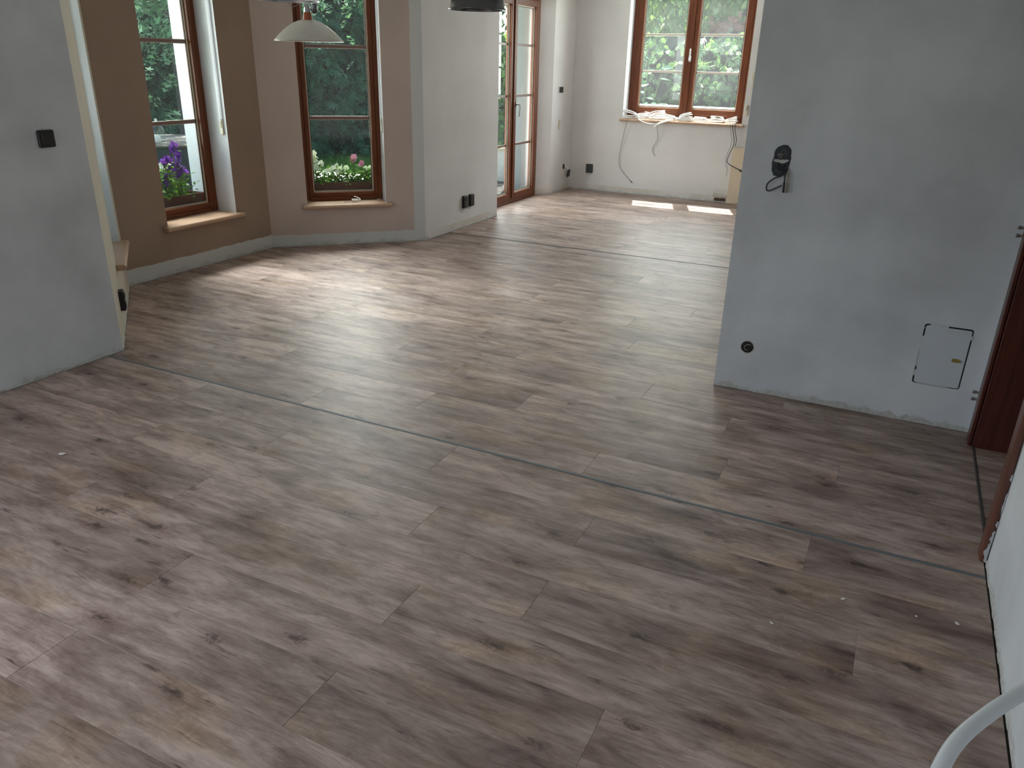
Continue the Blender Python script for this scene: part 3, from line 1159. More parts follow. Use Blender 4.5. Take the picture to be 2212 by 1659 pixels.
leaf_sash(w4, kx0 + ofr, km - 0.001, kz0 + ofr, kz1 - ofr, ky - 0.006, ky + 0.068, 0.076, 0.085, (1.975, 1.54), M['glass_veiled'], M['muntin_sunlit'])
leaf_sash(w4, km + 0.001, kx1 - ofr, kz0 + ofr, kz1 - ofr, ky - 0.006, ky + 0.068, 0.076, 0.085, (1.975, 1.54), M['glass_veiled'], M['muntin_sunlit'])
part_box('astragal', M['frame'], w4, [((km - 0.022, ky - 0.020, kz0 + ofr), (km + 0.022, ky - 0.006, kz1 - ofr))])
lever_handle(w4, km + 0.004, ky - 0.020, 1.70, -1, M['steel'])
mb = MB()
mb.box((kx0, ky + 0.08, 0.952), (kx1, 0.42, 0.965))
mb.build('outer_sill', M['metal_sill'], w4)
mb = MB()  # sloped white rail added to catch sun as the glare band under the panes
sec = [(ky + 0.070, 1.060), (ky + 0.115, 1.060), (ky + 0.115, 1.136), (ky + 0.070, 1.100)]
A = [mb.vert((kx0 + 0.06, y, z)) for y, z in sec]
B = [mb.vert((kx1 - 0.06, y, z)) for y, z in sec]
for k in range(4):
    mb.face((A[k], B[k], B[(k + 1) % 4], A[(k + 1) % 4]))
mb.face(A)
mb.face(B[::-1])
mb.build('glare_band_rail', M['metal_sill'], w4)
beech_sill(w4, kx0, kx1, 0.958, ky, over=0.03, prot=0.055, th=0.03)

# terrace door: two leaves in a brown frame
DU = -4.285
F_door = Frame((DU, 7.98), (DU, 9.43))
d1_ = thing('door_1', F_door.at(0, 0, 0), F_door.rz, 'brown double-leaf glazed terrace door', 'door', kind='structure')
DL = F_door.L
part_box('frame_stile', M['frame'], d1_, [((0.0, 0.0, 0.0), (0.045, 0.085, 2.338))])
part_box('frame_stile', M['frame'], d1_, [((DL - 0.045, 0.0, 0.0), (DL - 0.002, 0.085, 2.338))])
part_box('frame_rail', M['frame_h'], d1_, [((0.045, 0.0, 2.293), (DL - 0.045, 0.085, 2.338))])
part_box('threshold', M['frame_h'], d1_, [((0.045, -0.012, 0.0), (DL - 0.045, 0.085, 0.028))])
dm = 8.722 - 7.98
leaf_sash(d1_, 0.045, dm - 0.0015, 0.030, 2.292, -0.006, 0.066, 0.078, 0.082, (1.80, 1.238, 0.682), M['glass'], M['muntin'], 'door_leaf')
leaf_sash(d1_, dm + 0.0015, DL - 0.045, 0.030, 2.292, -0.006, 0.066, 0.070, 0.082, (1.80, 1.238, 0.682), M['glass'], M['muntin'], 'door_leaf')
part_box('astragal', M['frame'], d1_, [((dm - 0.026, -0.022, 0.06), (dm + 0.026, -0.006, 2.27))])
lever_handle(d1_, dm + 0.034, -0.022, 1.145, 1, M['lever'], L=0.13)

# unseen openings behind the viewer that let the daylight in
for nm, F, a_, b_, z_, t_ in (('door_3', F_left, 1.85, 3.55, 0.0, 2.30), ('window_5', F_rear, 1.5, 3.4, 0.85, 2.2)):
    rt = thing(nm, F.at(0, 0, 0), F.rz, 'brown glazed opening behind the viewer ' + ('in the left wall' if nm == 'door_3' else 'in the rear wall'), 'window', kind='structure')
    for k in range(2):
        xa_ = a_ + 0.003 + (b_ - a_ - 0.006) / 2 * k
        leaf_sash(rt, xa_, xa_ + (b_ - a_ - 0.006) / 2, z_ + 0.003, t_ - 0.003, 0.20, 0.27, 0.08, 0.09, (), M['glass'], M['muntin'])

# ------------------------------------------------------------------ brown doorway on the right
F_dr = F_right
d2 = thing('door_2', (0.53, 4.0, 0), F_dr.rz, 'dark mahogany door lining without its leaf, at the right edge', 'door', kind='structure')
# local x runs towards the viewer from the pillar, local y out of the room
zt = 2.10
part_box('jamb', M['lining'], d2, [((0.146, 0.001, 0.0), (0.172, 0.259, zt))], 0.003)
part_box('jamb', M['lining'], d2, [((1.148, 0.001, 0.0), (1.174, 0.259, zt))], 0.003)
part_box('head', M['lining'], d2, [((0.146, 0.001, zt - 0.026), (1.174, 0.259, zt))], 0.003)
part_box('casing', M['lining'], d2, [((0.085, -0.018, 0.0), (0.166, -0.0008, zt + 0.06))], 0.004)
part_box('casing', M['casing'], d2, [((1.120, -0.024, 0.0), (1.200, -0.0008, zt + 0.06))], 0.006)
part_box('casing', M['lining'], d2, [((0.166, -0.018, zt - 0.02), (1.154, -0.0008, zt + 0.06))], 0.004)
mb = MB()
rg = random.Random(3)
for (z0_, z1_, ya, yb) in ((0.004, 0.085, -0.020, -0.004), (0.080, 0.135, -0.014, -0.003), (0.15, 0.175, -0.010, -0.002), (0.20, 0.29, -0.007, -0.001), (0.33, 0.36, -0.009, -0.002)):
    nn_ = 14
    ph_ = rg.uniform(0, 6)
    env = [math.sin(math.pi * (k + 0.4) / (nn_ + 0.8)) ** 0.5 for k in range(nn_ + 1)]
    lf_ = [(yb + (ya - yb) * env[k] * (0.8 + 0.2 * math.sin(ph_ + k * 0.9)), z0_ + (z1_ - z0_) * k / nn_) for k in range(nn_ + 1)]
    rt_ = [(yb, z0_ + (z1_ - z0_) * k / nn_) for k in range(nn_ + 1)]
    for k in range(nn_):
        mb.poly([(1.2008, lf_[k][0], lf_[k][1]), (1.2008, rt_[k][0], rt_[k][1]), (1.2008, rt_[k + 1][0], rt_[k + 1][1]), (1.2008, lf_[k + 1][0], lf_[k + 1][1])])
tag(mb.build('paint_smear', M['smear'], d2, kind='stuff'), 'white paint smeared on the casing edge')
for zc in (0.225, 0.985, 1.85):
    h_ = bpy.data.objects.new('hinge', None)
    COL.objects.link(h_)
    h_.parent = d2
    h_.location = (0.095, -0.018, zc)
    for dz in (0.017, -0.017):
        mb = MB()
        mb.lathe([(0, 0), (0.006, 0), (0.006, 0.010), (0.0085, 0.012), (0.0085, 0.024), (0.006, 0.027), (0, 0.027)], (0, 0, dz), 14, axis='y')
        mb.build('pin', M['steel'], h_, smooth=False)

# ------------------------------------------------------------------ switches, sockets and other wall fittings


def fit(name, F, x, z, label, cat, group=None, y=0.0):
    return thing(name, F.at(x, y, z), F.rz, label, cat, group)


# black switch on the left wall
t = fit('light_switch', F_left, F_left.x_of(-3.875, 2.590), 1.199, 'black square light switch on the grey left wall', 'switch')
mb = MB()
mb.plate(rrect(0.086, 0.084, 0.010), -0.0005, -0.012, 0.003)
mb.build('cover_plate', M['black'], t)
mb = MB()
mb.plate(rrect(0.058, 0.058, 0.004), -0.0120, -0.018, 0.002)
mb.build('rocker', M['black'], t)


def double_socket(F, x, z, label, group):
    t = fit('double_socket', F, x, z, label, 'socket', group)
    mb = MB()
    mb.plate(rrect(0.078, 0.124, 0.010), -0.0005, -0.030, 0.004)
    mb.build('housing', M['black'], t)
    for dz in (0.029, -0.029):
        mb = MB()
        mb.lathe([(0.0, 0.0305), (0.0185, 0.0305), (0.0215, 0.0335), (0.0245, 0.0325), (0.0255, 0.0300), (0.0, 0.0300)], (0, 0, dz), 24, axis='y')
        w_ = mb.build('socket_well', M['black_in'], t)
        mb = MB()
        for sx in (-0.0095, 0.0095):
            mb.lathe([(0, 0.0305), (0.003, 0.0305), (0.003, 0.0312), (0, 0.0312)], (sx, 0, dz), 8, axis='y')
        mb.lathe([(0, 0.0305), (0.0024, 0.0305), (0.0024, 0.040), (0, 0.041)], (0, 0, dz + 0.011), 8, axis='y')
        mb.build('contact', M['steel'], w_)
    return t


double_socket(F_far, F_far.x_of(-4.012, 7.055), 0.262, 'black double socket on the white wall, left one nearer the bay', 'black double sockets by the terrace door')
double_socket(F_far, F_far.x_of(-4.012, 7.196), 0.262, 'black double socket on the white wall, right one nearer the terrace door', 'black double sockets by the terrace door')

# black socket on the kitchen wall
t = fit('single_socket', F_back, -3.858 - P_KC[0], 0.288, 'black upright socket plate on the kitchen wall near the corner', 'socket')
mb = MB()
mb.plate(rrect(0.094, 0.118, 0.010), -0.0005, -0.022, 0.004)
mb.build('housing', M['black'], t)
mb = MB()
mb.plate(rrect(0.060, 0.084, 0.006), -0.0222, -0.026, 0.002)
mb.build('flap', M['black'], t)

# black socket dangling from its hole near the kitchen corner
t = fit('hanging_socket', F_kl, F_kl.x_of(-4.155, 10.06), 0.30, 'black socket dangling loose below its wall hole in the kitchen corner', 'socket')
mb = MB()
mb.plate(circ(0.036, 0.0, 0.012, 20, 0.06, random.Random(2)), -0.0004, -0.0022, 0.0004)
mb.build('wall_hole', M['black_in'], t)
mb = MB()
mb.tube(spline([(0.005, -0.002, 0.005), (0.02, -0.030, -0.02), (0.045, -0.030, -0.045)], 6), 0.004, 8)
mb.build('cable', M['wire_grey'], t)
mb = MB()
mb.plate(rrect(0.080, 0.088, 0.008), 0.0, -0.024, 0.004)
o = mb.build('faceplate', M['black'], t)
o.location = (0.085, -0.030, -0.082)
o.rotation_euler = (R(12), R(24), R(38))

# two-gang switch without cover, kitchen left wall
t = fit('double_switch', F_kl, F_kl.x_of(-4.155, 9.835), 1.296, 'uncovered black two-gang switch with white slits by the terrace door', 'switch')
mb = MB()
mb.plate(rrect(0.142, 0.078, 0.006), -0.0005, -0.010, 0.002)
mb.build('base_plate', M['white_plastic'], t)
for dx in (-0.045, 0.0, 0.046):
    mb = MB()
    mb.plate(rrect(0.036 if dx else 0.044, 0.072, 0.004, dx, 0), -0.0102, -0.015, 0.0015)
    mb.build('rocker', M['black'], t)


def strap_winder(F, x, y, z, face, label, flat=False):
    """cream plate with a belt slot; face = +1 plate turned to local -x, 0 plate turned to the room"""
    loc = F.at(x, y, z)
    t = thing('strap_winder', loc, F.rz + (R(-90) if face else 0.0), label, 'strap winder', 'cream shutter strap winders')
    mb = MB()
    mb.plate(rrect(0.034, 0.125, 0.015, k=5), -0.0005, -0.012, 0.004)
    mb.build('cover', M['cream'], t)
    mb = MB()
    mb.plate(rrect(0.010, 0.058, 0.003, 0.006, 0.022), -0.0121, -0.0128, 0.0003)
    mb.build('slot', M['cream_dark'], t)
    if not flat:
        mb = MB()
        mb.box((-0.010, -0.0148, 0.045), (0.010, -0.0135, 2.26 - z))
        mb.build('strap', M['reveal'], t)
    return t


# local -y of the turned plate must look back along the wall (towards local -x)
strap_winder(F_lbay, x1 - 0.0005, 0.050, 1.065, 1, 'cream shutter strap winder on the right reveal of the left bay window')
strap_winder(F_mbay, 1.0525, 0.055, 1.050, 1, 'cream shutter strap winder on the right reveal of the middle bay window')
strap_winder(F_near, 1.2845, 0.075, 1.070, 1, 'cream shutter strap winder on the bright reveal behind the left wall edge')
strap_winder(F_kl, F_kl.x_of(-4.155, 9.83), 0.0, 0.870, 0, 'pale blank strap plate under the two-gang switch by the terrace door', True)
strap_winder(F_back, -1.852 - P_KC[0], 0.0, 1.13, 0, 'small cream strap plate right of the kitchen window', True)

# thermostat half hidden by the pillar
t = fit('thermostat', F_back, -1.785 - P_KC[0], 1.515, 'cream thermostat with a dark display, half hidden behind the pillar edge', 'thermostat')
mb = MB()
mb.plate(rrect(0.105, 0.095, 0.006), -0.0005, -0.026, 0.003)
mb.build('housing', M['cream'], t)
mb = MB()
mb.plate(rrect(0.062, 0.022, 0.002, 0.012, 0.018), -0.0262, -0.0270, 0.0003)
mb.build('display', M['lcd'], t)
for dx in (-0.022, -0.006, 0.010):
    mb = MB()
    mb.plate(rrect(0.006, 0.024, 0.001, dx, -0.020), -0.0262, -0.0275, 0.0003)
    mb.build('button', M['gasket'], t)
t = fit('blank_plate', F_back, -1.775 - P_KC[0], 1.410, 'blank cream cover plate right under the thermostat', 'cover plate')
mb = MB()
mb.plate(rrect(0.115, 0.085, 0.004), -0.0005, -0.008, 0.002)
mb.build('cover', M['cream'], t)

# black double socket under the near bay window, seen edge-on
double_socket(F_near, F_near.x_of(-4.175, 3.052), 0.198, 'black double socket seen edge-on below the sill behind the left wall', None)

# double wall box with wires on the pillar
t = fit('double_wall_box', F_pil, -0.527 + 0.706, 1.198, 'open double wall box with loose wires high on the blue-grey partition', 'wall box')
rg = random.Random(12)
mb = MB()
out_ = []
for k in range(34):
    a = 2 * math.pi * k / 34
    out_.append(((0.041 + 0.004 * abs(math.sin(a))) * math.copysign(abs(math.cos(a)) ** 0.75, math.cos(a)) * (1 + rg.uniform(-.07, .07)) + 0.005 * math.sin(a), 0.073 * math.sin(a) * (1 + rg.uniform(-.04, .04)) - 0.002))
mb.plate(out_, -0.0003, -0.0014, 0.0003)
mb.build('opening', M['box_dark'], t)
for dz in (0.032, -0.034):
    mb = MB()
    mb.lathe([(0.030, 0.0006), (0.037, 0.0006), (0.0375, 0.0042), (0.0330, 0.0050), (0.0320, 0.0022), (0.0, 0.0020)], (0, 0, dz), 26, axis='y')
    bx = mb.build('round_box', M['box_dark'], t)
    mb = MB()
    for q in range(4):
        a = rg.uniform(0, 6.28)
        b = a + rg.uniform(1.2, 3.6)
        k1, k2 = rg.uniform(0.012, 0.026), rg.uniform(0.010, 0.027)
        mb.tube(spline([(k1 * math.cos(a), -0.003, dz + k1 * math.sin(a)), (0.020 * math.cos(a + 0.7), -0.009, dz + 0.020 * math.sin(a + 0.7)), (rg.uniform(-.012, .012), -0.011, dz + rg.uniform(-.012, .012)), (k2 * math.cos(b), -0.004, dz + k2 * math.sin(b))], 6), rg.uniform(0.0014, 0.0024), 6)
    mb.build('wire', M['wire_grey'] if dz > 0 else M['wire_dark'], bx)
mb = MB()
web = []
for k in range(22):
    a = 2 * math.pi * k / 22
    web.append((0.036 * math.cos(a) * (1 + rg.uniform(-.10, .10)), 0.0075 * math.sin(a) * (1 + rg.uniform(-.5, .5)) - 0.001 + 0.004 * math.cos(2 * a)))
mb.plate(web, -0.0012, -0.0065, 0.0015)
mb.build('plaster_web', M['rough'], t)
# a cable that bends out of the box, with two clamps
mb = MB()
mb.tube(spline([(0.024, -0.006, -0.052), (0.012, -0.022, -0.068), (-0.018, -0.030, -0.082), (-0.044, -0.032, -0.108), (-0.046, -0.030, -0.134), (-0.034, -0.028, -0.142), (-0.006, -0.026, -0.128), (0.022, -0.024, -0.112)], 6), 0.0038, 8)
mb.build('cable_loop', M['wire_dark'], t)
for dx, dz_, mt in ((0.030, 0.0, M['wire_dark']), (0.043, 0.004, M['wire_beige'])):
    mb = MB()
    mb.tube(spline([(dx - 0.004, -0.008, -0.040 + dz_), (dx, -0.024, -0.070), (dx + 0.001, -0.026, -0.100)], 5), 0.0036, 8)
    mb.tube([(dx + 0.001, -0.026, -0.098), (dx + 0.003, -0.026, -0.145)], 0.0052, 8)
    mb.build('cable_end', mt, t, smooth=True)

# round box low on the pillar
t = fit('round_wall_box', F_pil, -0.558 + 0.706, 0.245, 'open round wall box with a bent wire low on the blue-grey partition', 'wall box')
mb = MB()
mb.plate(circ(0.036, 0.0, -0.001, 26, 0.10, random.Random(8)), -0.0003, -0.0013, 0.0003)
mb.build('broken_plaster', M['rough'], t)
mb = MB()
mb.lathe([(0.024, 0.0006), (0.031, 0.0006), (0.0315, 0.0036), (0.0280, 0.0042), (0.0270, 0.0022), (0.0, 0.0020)], (0, 0, 0), 26, axis='y')
bx = mb.build('round_box', M['black_in'], t)
mb = MB()
mb.tube(spline([(0.020, -0.004, 0.012), (0.004, -0.008, 0.016), (-0.012, -0.010, 0.004), (-0.008, -0.009, -0.014), (0.006, -0.006, -0.016)], 6), 0.0022, 6)
mb.build('wire', M['wire_beige'], bx)

# access panel
t = fit('access_panel', F_pil, 0.337 + 0.706, 0.356, 'white metal access panel with a brass latch low on the partition', 'access panel')
mb = MB()
mb.plate(rrect(0.205, 0.300, 0.012), -0.0003, -0.0016, 0.0003)
mb.build('gap', M['black_in'], t)
mb = MB()
mb.plate(rrect(0.192, 0.288, 0.008, 0.001, -0.001), -0.0004, -0.0065, 0.0012)
dr = mb.build('door', M['panel'], t)
mb = MB()
mb.plate(rrect(0.094, 0.018, 0.002, 0.040, 0.128), -0.0066, -0.0072, 0.0002)
mb.build('label_strip', M['cool'], dr)
# crumbs of plaster bridging the gap round the door
rg = random.Random(21)
mb = MB()
for (ax, az, bx_, bz) in ((-0.099, -0.13, -0.099, 0.13), (-0.08, 0.146, 0.02, 0.146), (-0.08, -0.147, 0.06, -0.147), (0.0995, -0.005, 0.0995, 0.03), (0.0995, 0.10, 0.0995, 0.12)):
    s = 0.0
    Ld = math.hypot(bx_ - ax, bz - az)
    while s < Ld:
        q = rg.uniform(0.012, 0.04)
        if rg.random() < 0.66:
            px, pz = ax + (bx_ - ax) * s / Ld, az + (bz - az) * s / Ld
            qx, qz = ax + (bx_ - ax) * min(1, (s + q) / Ld), az + (bz - az) * min(1, (s + q) / Ld)
            wd = 0.0055
            dx, dz = (wd, 0) if abs(bz - az) > abs(bx_ - ax) else (0, wd)
            mb.box((min(px, qx) - dx, -0.0045, min(pz, qz) - dz), (max(px, qx) + dx, -0.001, max(pz, qz) + dz))
        s += q
mb.build('plaster_filling', M['cool'], t, kind='stuff')
mb = MB()
mb.plate(rrect(0.034, 0.018, 0.008, 0.058, -0.008), -0.0066, -0.010, 0.0015)
mb.lathe([(0, 0.010), (0.005, 0.010), (0.005, 0.016), (0, 0.016)], (0.074, 0, -0.008), 12, axis='y')
mb.build('latch', M['brass'], dr)

# beige board standing against the kitchen wall
t = thing('leaning_board', (-1.948, 10.262, 0), 0, 'beige board standing against the kitchen wall beside the pillar', 'board')
mb = MB()
mb.bar((0.0, -0.045, 0.001), (0.60, -0.001, 0.685), 0.003)
mb.build('panel', M['board'], t)

# blank cover above two brown socket inserts near the floor
t = fit('socket_cover', F_back, -2.045 - P_KC[0], 0.085, 'white cover plate over two brown socket openings at the kitchen floor', 'socket')
mb = MB()
mb.plate(rrect(0.190, 0.105, 0.004, 0, 0.028), -0.0005, -0.008, 0.002)
mb.build('cover', M['far_white'], t)
for dx in (-0.038, 0.036):
    mb = MB()
    mb.plate(rrect(0.066, 0.036, 0.004, dx, -0.052), -0.0055, -0.012, 0.002)
    mb.build('insert', M['brown_in'], t)

# ------------------------------------------------------------------ cables on the kitchen sill
SZ = 0.958


def coil(name, cx, cy, r, r_wire, turns, label, mat, seed, group, squash=0.7, lift=0.0):
    rg = random.Random(seed)
    t = thing(name, (cx, cy, SZ), 0, label, 'cable', group)
    pts = []
    ph = rg.uniform(0, 6.28)
    for k in range(turns * 10 + 1):
        a = ph + 2 * math.pi * k / 10
        rr = r * (1 + 0.16 * math.sin(a * 0.37 + seed) + rg.uniform(-0.04, 0.04))
        pts.append((rr * math.cos(a), rr * squash * math.sin(a), r_wire + 0.002 + k * r_wire * 0.16 + lift * max(0, math.sin(a * 0.5 + seed)) * r))
    mb = MB()
    mb.tube(spline(pts, 3), r_wire, 7)
    mb.build('cord', mat, t, smooth=True)
    return t


cg = 'white cables piled on the kitchen sill'
for cx, cy, r_, rw, tn, lab, sd, sq, lf in (
        (-3.345, 10.325, 0.092, 0.0068, 4, 'looped white cable coil at the left end of the kitchen sill', 3, 0.85, 0.75),
        (-3.17, 10.305, 0.075, 0.0060, 5, 'second white cable coil from the left on the kitchen sill', 4, 0.7, 0.45),
        (-2.98, 10.325, 0.105, 0.0068, 5, 'large white cable coil left of the kitchen window mullion', 5, 0.6, 0.6),
        (-2.80, 10.300, 0.066, 0.0055, 5, 'small white cable coil just left of the kitchen window mullion', 6, 0.7, 0.5),
        (-2.62, 10.330, 0.080, 0.0062, 5, 'upright white cable coil under the kitchen window mullion', 8, 0.7, 0.8),
        (-2.42, 10.305, 0.085, 0.0060, 4, 'flat white cable coil right of the kitchen window mullion', 9, 0.5, 0.3),
        (-2.21, 10.320, 0.085, 0.0060, 5, 'second white cable coil from the right on the kitchen sill', 12, 0.6, 0.4),
        (-2.03, 10.315, 0.068, 0.0058, 4, 'tight white cable coil at the right end of the kitchen sill', 14, 0.7, 0.65)):
    coil('cable_coil', cx, cy, r_, rw, tn, lab, M['white_plastic'], sd, cg, sq, lf)


def strip_block(x, y, w_, label, n=4, rz=0.0):
    t = thing('power_strip', (x, y, SZ), rz, label, 'power strip', 'white power strips on the kitchen sill')
    mb = MB()
    mb.bar((-w_ / 2, -0.026, 0.0008), (w_ / 2, 0.026, 0.040), 0.005)
    mb.build('housing', M['white_plastic'], t)
    for k in range(n):
        mb = MB()
        cx = -w_ / 2 + w_ * (k + 0.5) / n
        mb.lathe([(0.0205, 0.0402), (0.0225, 0.0418), (0.0195, 0.0418), (0.0185, 0.0404), (0, 0.0404)], (cx, 0, 0), 18)
        mb.build('outlet', M['cream'], t)
    return t


strip_block(-3.18, 10.405, 0.24, 'white power strip behind the left cable coils on the kitchen sill', 4, 0.05)
strip_block(-2.83, 10.400, 0.20, 'white power strip left of the kitchen window mullion', 3, -0.06)
strip_block(-2.40, 10.410, 0.34, 'long white power strip on the right half of the kitchen sill', 5, 0.02)

kc = [
    ('thin grey cable hanging far down below the left end of the kitchen sill', M['wire_grey'], 0.0028,
     [(-3.33, 10.30, SZ + 0.006), (-3.345, 10.215, SZ + 0.004), (-3.357, 10.206, 0.90), (-3.41, 10.245, 0.66), (-3.438, 10.255, 0.464), (-3.407, 10.262, 0.316), (-3.258, 10.266, 0.17)], True),
    ('thin grey wire dangling below the middle of the left sash', M['wire_grey'], 0.0028,
     [(-2.93, 10.30, SZ + 0.006), (-2.934, 10.215, SZ + 0.004), (-2.936, 10.208, 0.874), (-2.928, 10.245, 0.73), (-2.992, 10.26, 0.60), (-2.95, 10.266, 0.509)], False),
    ('black cable hanging from the right end of the kitchen sill', M['wire_dark'], 0.0045,
     [(-2.00, 10.30, SZ + 0.008), (-1.985, 10.215, SZ + 0.006), (-1.976, 10.206, 0.90), (-1.945, 10.235, 0.74), (-1.985, 10.225, 0.60), (-1.99, 10.213, 0.50), (-1.828, 10.206, 0.42)], True),
    ('second black cable hanging short beside the beige board', M['wire_dark'], 0.0040,
     [(-1.965, 10.30, SZ + 0.009), (-1.955, 10.215, SZ + 0.007), (-1.950, 10.206, 0.90), (-1.920, 10.222, 0.78), (-1.925, 10.21, 0.70)], False),
    ('thin pale cable hanging lowest beside the beige board', M['wire_grey'], 0.0026,
     [(-2.04, 10.30, SZ + 0.006), (-2.015, 10.215, SZ + 0.004), (-2.004, 10.207, 0.90), (-1.975, 10.225, 0.74), (-2.02, 10.215, 0.55), (-1.985, 10.207, 0.42), (-1.985, 10.206, 0.33)], False),
    ('white cable sagging over the front of the kitchen sill', M['white_plastic'], 0.0050,
     [(-3.22, 10.33, SZ + 0.02), (-3.20, 10.215, SZ + 0.006), (-3.10, 10.198, 0.925), (-2.98, 10.198, 0.915), (-2.86, 10.205, 0.955), (-2.80, 10.26, SZ + 0.02)], False),
    ('white cable end poking out under the coil of the left sash', M['white_plastic'], 0.0055,
     [(-2.70, 10.33, SZ + 0.03), (-2.80, 10.21, SZ + 0.004), (-2.90, 10.185, 0.925), (-2.975, 10.175, 0.88)], False),
]
for lab, mt, r_, pts, plug in kc:
    t = thing('hanging_cable', pts[0], 0, lab, 'cable')
    o0 = Vector(pts[0])
    loc = [Vector(p) - o0 for p in pts]
    mb = MB()
    sp_ = spline(loc, 7)
    mb.tube(sp_, r_, 7)
    mb.build('cord', mt, t, smooth=True)
    if plug:
        mb = MB()
        d = (sp_[-1] - sp_[-2]).normalized()
        mb.tube([sp_[-1], sp_[-1] + d * 0.03], r_ * 2.4, 8)
        mb.build('plug', M['wire_dark'] if mt is M['wire_dark'] else M['wire_grey'], t)

# small adapter with a thin lead on the middle bay sill
p0 = F_mbay.at(0.775, 0.075, 0.3752)
t = thing('cable_adapter', p0, F_mbay.rz, 'small white adapter with a thin lead on the middle bay sill', 'adapter')
mb = MB()
mb.bar((-0.030, -0.016, 0.0005), (0.030, 0.016, 0.026), 0.004)
mb.build('housing', M['white_plastic'], t)
mb = MB()
mb.tube(spline([(0.030, 0, 0.013), (0.05, 0.01, 0.018), (0.035, 0.045, 0.03), (0.0, 0.062, 0.042)], 6), 0.0042, 7)
mb.build('plug_lead', M['white_plastic'], t)
mb = MB()
mb.tube(spline([(-0.030, 0, 0.010), (-0.07, -0.03, 0.003), (-0.10, 0.00, 0.003), (-0.06, 0.05, 0.003), (0.04, 0.062, 0.003), (0.13, 0.04, 0.003), (0.155, 0.0, 0.003)], 6), 0.0018, 6)
mb.build('thin_lead', M['wire_grey'], t)

# ------------------------------------------------------------------ pendant lamps


def white_pendant():
    cx, cy, z = -3.458, 4.144, 1.700
    t = thing('pendant_lamp', (cx, cy, z), 0, 'white domed pendant lamp with orange neck in front of the middle bay window', 'lamp')
    Rr = 0.210
    H = 0.118
    outer = [(0.024, H)]
    for k in range(1, 15):
        a = k / 14
        outer.append((0.024 + (Rr - 0.024) * a, H * (1 - a ** 1.75) * 1.0))
    prof = outer + [(Rr + 0.001, -0.003), (Rr - 0.004, -0.002)] + [(r - 0.004, h - 0.004) for r, h in outer[::-1] if r > 0.026 and h > 0.006] + [(0.020, H - 0.006)]
    mb = MB()
    mb.lathe(prof, n=56)
    mb.build('shade', M['opal'], t, smooth=True)
    mb = MB()
    mb.lathe([(0, H - 0.002), (0.0305, H - 0.002), (0.028, H + 0.018), (0.022, H + 0.042), (0.0, H + 0.042)], n=24)
    mb.build('neck', M['copper'], t)
    mb = MB()
    mb.lathe([(0, H + 0.0425), (0.0215, H + 0.0425), (0.018, H + 0.07), (0.011, H + 0.094), (0.004, H + 0.104), (0, H + 0.104)], n=24)
    mb.build('socket_cone', M['steel'], t)
    mb = MB()
    mb.lathe([(0, -0.01), (0.020, 0.0), (0.028, 0.03), (0.020, 0.055), (0.014, 0.07), (0.014, 0.085), (0, 0.085)], (0, 0, 0.02), 20)
    mb.build('bulb', M['opal'], t, smooth=True)
    # counterweight on a loop of cord
    side = Vector((0.896, 0.443, 0)).normalized()
    c = side * 0.046
    mb = MB()
    mb.lathe([(0, 0.150), (0.010, 0.154), (0.0185, 0.176), (0.0195, 0.205), (0.014, 0.235), (0.005, 0.258), (0, 0.262)], (c.x, c.y, 0), 20)
    mb.build('counterweight', M['gunmetal'], t, smooth=True)
    top = ZC - 0.02 - z
    mb = MB()
    mb.tube(spline([(0, 0, H + 0.10), tuple(-side * 0.03 + Vector((0, 0, 0.215))), tuple(-side * 0.085 + Vector((0, 0, 0.190))), tuple(-side * 0.115 + Vector((0, 0, 0.235))), tuple(-side * 0.07 + Vector((0, 0, 0.36))), (0, 0, 0.55), (0, 0, top)], 8), 0.0024, 6)
    mb.tube(spline([(0, 0, H + 0.10), tuple(c + Vector((0, 0, 0.262))), tuple(c * 0.7 + Vector((0, 0, 0.40))), (0, 0, 0.55)], 6), 0.0016, 6)
    mb.tube(spline([tuple(c + Vector((0, 0, 0.152))), tuple(c * 0.5 + Vector((0, 0, 0.17))), tuple(c * 0.1 + Vector((0, 0, H + 0.10)))], 5), 0.0016, 6)
    mb.build('cord', M['wire_grey'], t)
    mb = MB()
    mb.lathe([(0, top + 0.018), (0.055, top + 0.018), (0.050, top - 0.005), (0.010, top - 0.022), (0, top - 0.022)], n=28)
    mb.build('ceiling_rose', M['steel'], t)


white_pendant()


def bell_pendant(cx, cy, z, label, mat):
    t = thing('bell_pendant_lamp', (cx, cy, z), 0, label, 'lamp', 'gunmetal bell pendant lamps')
    o_ = [(0.121, 0.0), (0.121, 0.004), (0.113, 0.010), (0.112, 0.045), (0.108, 0.085), (0.096, 0.125), (0.070, 0.158), (0.034, 0.176), (0.026, 0.178)]
    i_ = [(r - 0.003, h - 0.001) for r, h in o_[::-1] if h > 0.003] + [(0.116, 0.0)]
    mb = MB()
    mb.lathe(o_ + i_, n=56, close=True)
    mb.build('shade', mat, t, smooth=True)
    mb = MB()
    mb.lathe([(0, 0.176), (0.028, 0.176), (0.028, 0.215), (0.018, 0.235), (0.006, 0.245), (0, 0.245)], n=24)
    mb.build('cap', M['steel'], t)
    mb = MB()
    mb.lathe([(0, 0.035), (0.022, 0.045), (0.030, 0.075), (0.022, 0.105), (0.014, 0.125), (0.014, 0.170), (0, 0.170)], n=20)
    mb.build('bulb', M['opal'], t, smooth=True)
    top = ZC - 0.02 - z
    mb = MB()
    mb.tube([(0, 0, 0.243), (0, 0, top)], 0.003, 6)
    mb.build('cord', M['wire_dark'], t)
    mb = MB()
    mb.lathe([(0, top + 0.018), (0.05, top + 0.018), (0.046, top - 0.004), (0.010, top - 0.018), (0, top - 0.018)], n=28)
    mb.build('ceiling_rose', M['steel'], t)
    return t


